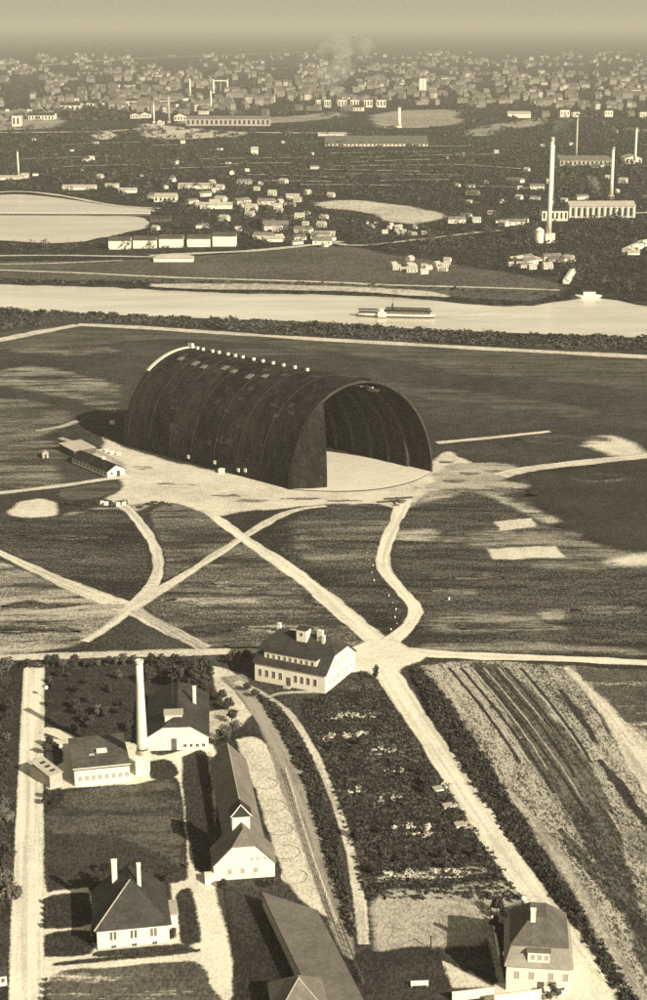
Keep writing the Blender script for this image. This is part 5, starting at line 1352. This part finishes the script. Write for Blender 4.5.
def stack(px, yt, yb, wpx, label, cat='chimney', mat='plaster'):
    s = scale_at(yb); hgt = (yb-yt)/s/0.985; r = wpx/s/2
    o = empty('factory_chimney', G(px, yb)); tag(o, label, cat)
    m = MB(); m.box(-r*1.5,-r*1.5,-.3,r*1.5,r*1.5,hgt*0.09); m.build('plinth', mat, o)
    m = MB(); m.lathe([(r*1.15,hgt*0.09+.01),(r,hgt*.3),(r*.78,hgt*.96)], seg=14); m.build('shaft', mat, o, True)
    m = MB(); m.lathe([(r*.9,hgt*.96+.01),(r*.95,hgt*.985),(r*.85,hgt),(r*.5,hgt)], seg=14); m.build('crown_ring', 'plaster_grey', o)
for args in [(548.5,141,243,4.6,'tallest white factory chimney beside the factory annex'),(552,147,206,2.2,'slim dark flue close behind the tallest chimney','chimney','plaster_grey'),
             (611,149,200,3.6,'tall white chimney rising behind the arched factory'),(576,120,160,2.2,'thin pale chimney in the haze behind the factory','chimney','plaster_grey'),(635,129,164,2.6,'white chimney over the pale powerhouse'),
             (190,79,96,1.8,'thin hazy chimney high on the western side'),(213.5,79.5,93,1.8,'western chimney of the hazy gantry pair'),(227.5,79.5,93,1.8,'eastern chimney of the hazy gantry pair'),(211,91,109,1.8,'slim chimney below the gantry pair'),
             (169,98,123,2.0,'dark slim chimney by the heap field','chimney','plaster_grey'),(18.5,152,177,1.8,'slim white chimney on the western far bank'),(341,110,134,1.3,'thin dark chimney over the white depot','chimney','steel_dark'),(399,108,128,3.8,'broad pale chimney in the open field'),(154,104,123,1.6,'faint thin chimney left of the heap field')]:
    stack(*args)
far_house(21, 28, 178.5, 5, 'white boiler hut beside the slim western chimney', 'hut', 'boiler_hut', depth=7, wmat='plaster', rmat='tile_pale')
pa, pb = G(213.5, 93), G(227.5, 93)
o = empty('gantry', pa, math.atan2((pb-pa).y, (pb-pa).x)); tag(o, 'hazy gantry beam between two far chimneys', 'gantry')
m = MB(); L_ = (pb-pa).length; hz = 12.5/scale_at(93); m.box(3, -2, hz-3, L_-3, 2, hz); m.build('beam', 'plaster', o)
m = MB(); m.bar((L_*.5,0,0),(L_*.5,0,hz-3.1),1.0,1.0,6); m.build('strut', 'plaster_grey', o)

# jetty across the basin
pa, pb = G(-20, 214.8), G(150, 215.4); d_ = pb-pa
o = empty('jetty', pa, math.atan2(d_.y, d_.x)); tag(o, 'long narrow pale jetty dividing the harbour basin', 'jetty')
m = MB(); m.box(0,-3,1.0,d_.length,3,1.9); m.build('deck', 'plaster_far', o)
m = MB(); m.box(0,-3.4,0.0,d_.length,-3.05,1.7); m.build('fender', 'timber', o)
# landing pontoon and moored boat on the far shore
def barge(x0, x1, y, beam, fb, label, name, mat, house=True):
    a, b = G(x0, y, WATER_Z), G(x1, y, WATER_Z); L_ = (b-a).length
    o = empty(name, (a+b)/2, math.atan2((b-a).y, (b-a).x)); tag(o, label, 'boat')
    pr = [(-.5,.0),(-.44,.6),(-.3,.95),(0,1),(.3,.95),(.44,.65),(.5,.1)]; vs, fs = [], []
    for t, k in pr: vs += [(t*L_,-beam*k*.85,-.5),(t*L_,beam*k*.85,-.5),(t*L_,-beam*k,fb),(t*L_,beam*k,fb)]
    for i in range(len(pr)-1):
        p_, q_ = 4*i, 4*i+4; fs += [(p_,q_,q_+2,p_+2),(p_+1,p_+3,q_+3,q_+1),(p_+2,q_+2,q_+3,p_+3),(p_,p_+1,q_+1,q_)]
    mesh_obj('hull', vs, fs, mat, o)
    if house:
        m = MB(); m.box(-.2*L_,-beam*.5,fb+.004,.25*L_,beam*.5,fb+2.2); c_ = m.build('cabin', 'plaster', o)
        m = MB(); m.box(-.22*L_,-beam*.55,fb+2.21,.27*L_,beam*.55,fb+2.4); m.build('cabin_roof', 'tile_grey', c_)
barge(575, 602, 297.5, 3.4, 1.5, 'pale moored boat lying at the landing pier', 'moored_boat', 'paint_white')
barge(240, 262, 264.5, 1.8, 1.0, 'small white boat hull on the shore meadow', 'beached_boat', 'paint_white', False)

# scattered small houses and sheds on the far bank
HM = []
def house_mesh(i, w, d, h, r, wm, rmn):
    mb = MB(); mb.box(0,0,-.3,w,d,h)
    k = len(mb.f)
    z = h+.05
    mb.add([(-.3,-.3,z-.1),(w+.3,-.3,z-.1),(w+.3,d+.3,z-.1),(-.3,d+.3,z-.1),(0,d/2,h+r),(w,d/2,h+r)], [(3,2,1,0),(0,1,5,4),(1,2,5),(2,3,4,5),(3,0,4)])
    q = len(mb.f)
    for j in range(3):
        c = w*(j+.5)/3; mb.box(c-.5,-.06,h*.35,c+.5,-.01,h*.75)
    idx = [0]*k + [1]*(q-k) + [2]*(len(mb.f)-q)
    o = mesh_obj('far_house', mb.v, mb.f, None, mats=[wm, rmn, 'pane'], idx=idx)
    HM.append(o.data); bpy.data.objects.remove(o)
house_mesh(0, 10, 7, 4.0, 2.6, 'plaster', 'tile_pale'); house_mesh(1, 14, 8, 5.5, 3, 'plaster', 'slate'); house_mesh(2, 8, 6, 3.2, 2.2, 'plaster_far', 'tile_pale')
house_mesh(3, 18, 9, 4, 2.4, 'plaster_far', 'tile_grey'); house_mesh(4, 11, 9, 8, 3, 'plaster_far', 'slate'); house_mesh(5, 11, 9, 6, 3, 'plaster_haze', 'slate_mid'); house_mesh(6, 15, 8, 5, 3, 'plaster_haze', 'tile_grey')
def scatter(n, poly, label, group, sc=(0.7,1.3), kinds=(0,1,2,3), name='far_house', cat='house', seed=1, avoid=()):
    r_ = random.Random(seed); xs = [p[0] for p in poly]; ys = [p[1] for p in poly]; c = 0
    while c < n:
        x, y = r_.uniform(min(xs), max(xs)), r_.uniform(min(ys), max(ys))
        if not in_poly(x, y, poly) or any(in_poly(x, y, a) for a in avoid): continue
        o = bpy.data.objects.new(name, HM[r_.choice(kinds)]); COL.objects.link(o)
        o.location = G(x, y); o.rotation_euler.z = r_.uniform(-.9, .9); k = r_.uniform(*sc); o.scale = (k, k, k)
        tag(o, label, cat, group); c += 1
BASIN = [(-20,190),(20,190),(152,207),(152,224),(110,240),(60,246),(-20,244)]
CLEAR = [(316,199),(350,198),(390,201),(430,208),(448,217),(425,226),(405,228),(345,214),(316,209)]
scatter(16, [(391,262),(448,259),(450,272),(430,276),(392,272)], 'small white shed in the hamlet above the steamer', 'hamlet sheds above the steamer', (0.5,0.8), (0,2), 'hamlet_shed', 'shed', 2)
scatter(24, [(356,219),(420,228),(424,236),(380,234),(356,228)], 'tiny white garden hut below the pale clearing', 'garden huts below the clearing', (0.35,0.5), (0,2), 'garden_hut', 'hut', 3)
scatter(16, [(508,262),(560,257),(566,268),(510,272)], 'small white shed near the landing pier', 'landing sheds', (0.5,0.9), (0,2,3), 'landing_shed', 'shed', 4)
scatter(34, [(60,178),(150,178),(290,182),(345,190),(310,215),(180,208),(120,198)], 'small white workshop north of the basin', 'workshops north of the basin', (0.6,1.1), (0,2,3), 'small_workshop', 'workshop', 5, (BASIN, CLEAR))
scatter(26, [(150,212),(320,214),(330,250),(250,252),(240,232),(150,230)], 'small grey building behind the warehouses', 'buildings behind the warehouses', (0.5,0.9), (2,3,0), 'small_building', 'building', 6)
scatter(26, [(440,180),(650,170),(655,206),(560,208),(470,250),(440,236)], 'small scattered house around the factories', 'houses around the factories', (0.5,0.9), (0,2,3), 'cottage', 'house', 7, (CLEAR,))
scatter(26, [(-10,140),(650,140),(650,176),(-10,178)], 'small pale building in the dark railway yards', 'buildings of the railway yards', (0.4,0.8), (0,2,3,1), 'yard_building', 'building', 8)
def streets(n_rows, poly, label, group, sc, kinds, name, seed, n_in=(4, 9)):
    """Houses in short street rows, so that the far town clusters."""
    r_ = random.Random(seed); xs = [p[0] for p in poly]; ys = [p[1] for p in poly]; c = 0
    while c < n_rows:
        x, y = r_.uniform(min(xs), max(xs)), r_.uniform(min(ys), max(ys))
        if not in_poly(x, y, poly): continue
        p = G(x, y); a = r_.choice([0.1, -0.25, 0.45, -0.6, 1.4]) + r_.uniform(-.1, .1); k = r_.uniform(*sc); q = p.copy()
        for i in range(r_.randint(*n_in)):
            if r_.random() < 0.8:
                o = bpy.data.objects.new(name, HM[r_.choice(kinds)]); COL.objects.link(o)
                o.location = q + Vector((r_.uniform(-3, 3), r_.uniform(-4, 4), 0)); o.rotation_euler.z = a; s_ = k*r_.uniform(.75, 1.2); o.scale = (s_, s_, s_)
                tag(o, label, cat='house', group=group)
            q = q + Vector((math.cos(a), math.sin(a), 0))*k*r_.uniform(15, 30)
        c += 1
streets(13, [(-10,96),(140,96),(330,98),(650,100),(650,134),(480,132),(340,108),(180,116),(-10,116)], 'pale house at the near rim of the far town', 'houses at the rim of the far town', (0.8,1.4), (1,4,5,6,5), 'town_house', 9)
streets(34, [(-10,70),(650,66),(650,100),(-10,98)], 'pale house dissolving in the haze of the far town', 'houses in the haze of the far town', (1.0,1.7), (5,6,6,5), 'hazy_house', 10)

# the far town proper: roofs beyond counting, one mass
def town_mass(n, poly, seed):
    r_ = random.Random(seed); mb = MB(); idx = []; xs = [p[0] for p in poly]; ys = [p[1] for p in poly]; c = 0
    while c < n:
        x, y = r_.uniform(min(xs), max(xs)), r_.uniform(min(ys), max(ys))
        if not in_poly(x, y, poly) or mnoise.noise(Vector((x*0.03, y*0.12, 5))) < r_.uniform(-.25, .2): continue
        p = G(x, y); w_, d_, h_ = r_.uniform(8, 26), r_.uniform(8, 14), r_.uniform(5, 13); a = r_.choice([0, .3, -.4, .8]); ca, sa = math.cos(a), math.sin(a)
        q = [(-w_,-d_,0),(w_,-d_,0),(w_,d_,0),(-w_,d_,0),(-w_,-d_,h_),(w_,-d_,h_),(w_,d_,h_),(-w_,d_,h_),(-w_,0,h_*1.5),(w_,0,h_*1.5)]
        mb.add([(p.x+(u*ca-v_*sa)/2, p.y+(u*sa+v_*ca)/2, z) for u, v_, z in q], [(0,1,5,4),(1,2,6,9,5),(2,3,7,6),(3,0,4,8,7),(4,5,9,8),(6,7,8,9)])
        k = r_.choice([0, 0, 0, 0, 1]); idx += [k, k, k, k, 2, 2]; c += 1
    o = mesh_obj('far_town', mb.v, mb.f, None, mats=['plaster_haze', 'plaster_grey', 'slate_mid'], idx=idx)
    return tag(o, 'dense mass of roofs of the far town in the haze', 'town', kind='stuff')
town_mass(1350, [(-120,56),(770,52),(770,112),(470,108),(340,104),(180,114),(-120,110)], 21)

# woods, gardens and hedges of the far bank
rnd = random.Random(77)
AV = (BASIN, CLEAR)
thicket('harbour_woods', 'leaf_far', fill([(-120,243),(60,246),(110,240),(240,233),(330,230),(470,238),(560,250),(770,250),(770,290),(620,292),(560,276),(470,262),(400,252),(330,240),(250,247),(150,250),(-120,254)], 650, 4.0, 6.0, rnd), 'dark trees along the harbour and far shore road', 'woods', 40, 0.17, 11)
thicket('bank_woods', 'leaf_far', fill([(-120,176),(770,172),(770,252),(470,242),(330,236),(150,236),(152,206),(20,189),(-120,189)], 1950, 4.0, 6.0, rnd, AV), 'dark wooded gardens of the far bank', 'woods', 34, 0.19, 12)
thicket('yard_woods', 'leaf_far', fill([(-120,128),(770,128),(770,180),(-120,180)], 2250, 4.0, 6.5, rnd), 'dark scrub and trees among the far yards', 'woods', 22, 0.22, 13)
thicket('town_woods', 'leaf_far', fill([(-120,62),(770,58),(770,130),(460,130),(455,108),(370,110),(340,120),(190,114),(-120,130)], 2000, 4.0, 9.0, rnd), 'hazy woods between the far town houses', 'woods', 16, 0.26, 14)
thicket('dark_grove', 'leaf_far', fill([(57,112),(90,108),(125,110),(128,119),(110,122),(60,121)], 240, 3.4, 13.0, rnd), 'dark solid grove left of the heap field', 'woods', 10, 0.4, 15)
thicket('shore_hedge', 'leaf_far', along([(-120,279),(80,282),(150,281.5),(330,285),(470,291),(560,297)], 6, 3, 3.0, 1.6, rnd), 'thin hedge along the far towpath', 'hedge', 8, 0.4, 16)

# steam and smoke over the far works
def plume(name, px, py, z0, length, r0, r1, lean, label, dens):
    p = G(px, py); o = empty(name, p); bpy.data.objects.remove(o)
    vs, fs = [], []; seg, n = 12, 12
    for i in range(n+1):
        t = i/n; r = r0+(r1-r0)*t*(1 if t < .8 else (1-t)*4+.2)
        c = Vector((lean[0]*length*t, lean[1]*length*t, z0+lean[2]*length*t*(1-.25*t)))
        for k in range(seg):
            a = 2*math.pi*k/seg; q = r*(1+.35*mnoise.noise(Vector((math.cos(a)*1.3+i*.7, math.sin(a)*1.3, i*.6))))
            vs.append(c+Vector((math.cos(a)*q, math.sin(a)*q*.8, math.sin(a)*q*.5)))
    for i in range(n):
        for k in range(seg): fs.append((i*seg+k, i*seg+(k+1)%seg, (i+1)*seg+(k+1)%seg, (i+1)*seg+k))
    fs += [tuple(range(seg-1,-1,-1)), tuple(n*seg+k for k in range(seg))]
    m, nn, l, pr = mat_base('smoke_'+name, 1, 0)
    vol = nn.new('ShaderNodeVolumePrincipled'); vol.inputs['Color'].default_value = (0.95,0.93,0.88,1); 
    tc_ = nn.new('ShaderNodeTexCoord'); ns_ = nn.new('ShaderNodeTexNoise'); ns_.inputs['Scale'].default_value = 1.6/r1; ns_.inputs['Detail'].default_value = 4
    mr_ = nn.new('ShaderNodeMapRange'); mr_.inputs['From Min'].default_value = 0.40; mr_.inputs['From Max'].default_value = 0.75; mr_.inputs['To Max'].default_value = dens*2.0
    l.new(tc_.outputs['Object'], ns_.inputs['Vector']); l.new(ns_.outputs['Fac'], mr_.inputs['Value']); l.new(mr_.outputs[0], vol.inputs['Density'])
    nn.remove(pr); l.new(vol.outputs[0], nn['Material Output'].inputs['Volume'])
    o = mesh_obj(name, vs, fs, 'smoke_'+name); o.location = p
    tag(o, label, 'smoke', kind='stuff')
plume('steam_plume', 601, 197, 2, 24, 2, 7, (-.45,0,1.0), 'small white steam puff behind the arched factory', 0.06)
plume('chimney_smoke', 549, 243, 79, 40, 2, 10, (.3,.2,.5), 'faint smoke at the top of the tallest chimney', 0.03)
plume('smoke_cloud', 326, 92, 5, 260, 25, 85, (.25,.2,.6), 'pale smoke cloud rising from the far town', 0.02)

# ------------------------------------------------------------------ haze over the plain
m, nn, l, pr = mat_base('haze_air', 1, 0)
nn.remove(pr)
vol = nn.new('ShaderNodeVolumePrincipled')
vol.inputs['Color'].default_value = (0.68, 0.65, 0.57, 1); vol.inputs['Density'].default_value = HAZE
l.new(vol.outputs[0], nn['Material Output'].inputs['Volume'])
m = MB(); m.box(-27000, -1700, -5.5, 27000, 35000, 200)
hz = m.build('haze', 'haze_air'); tag(hz, 'pale haze lying over the whole plain', 'haze', kind='stuff')
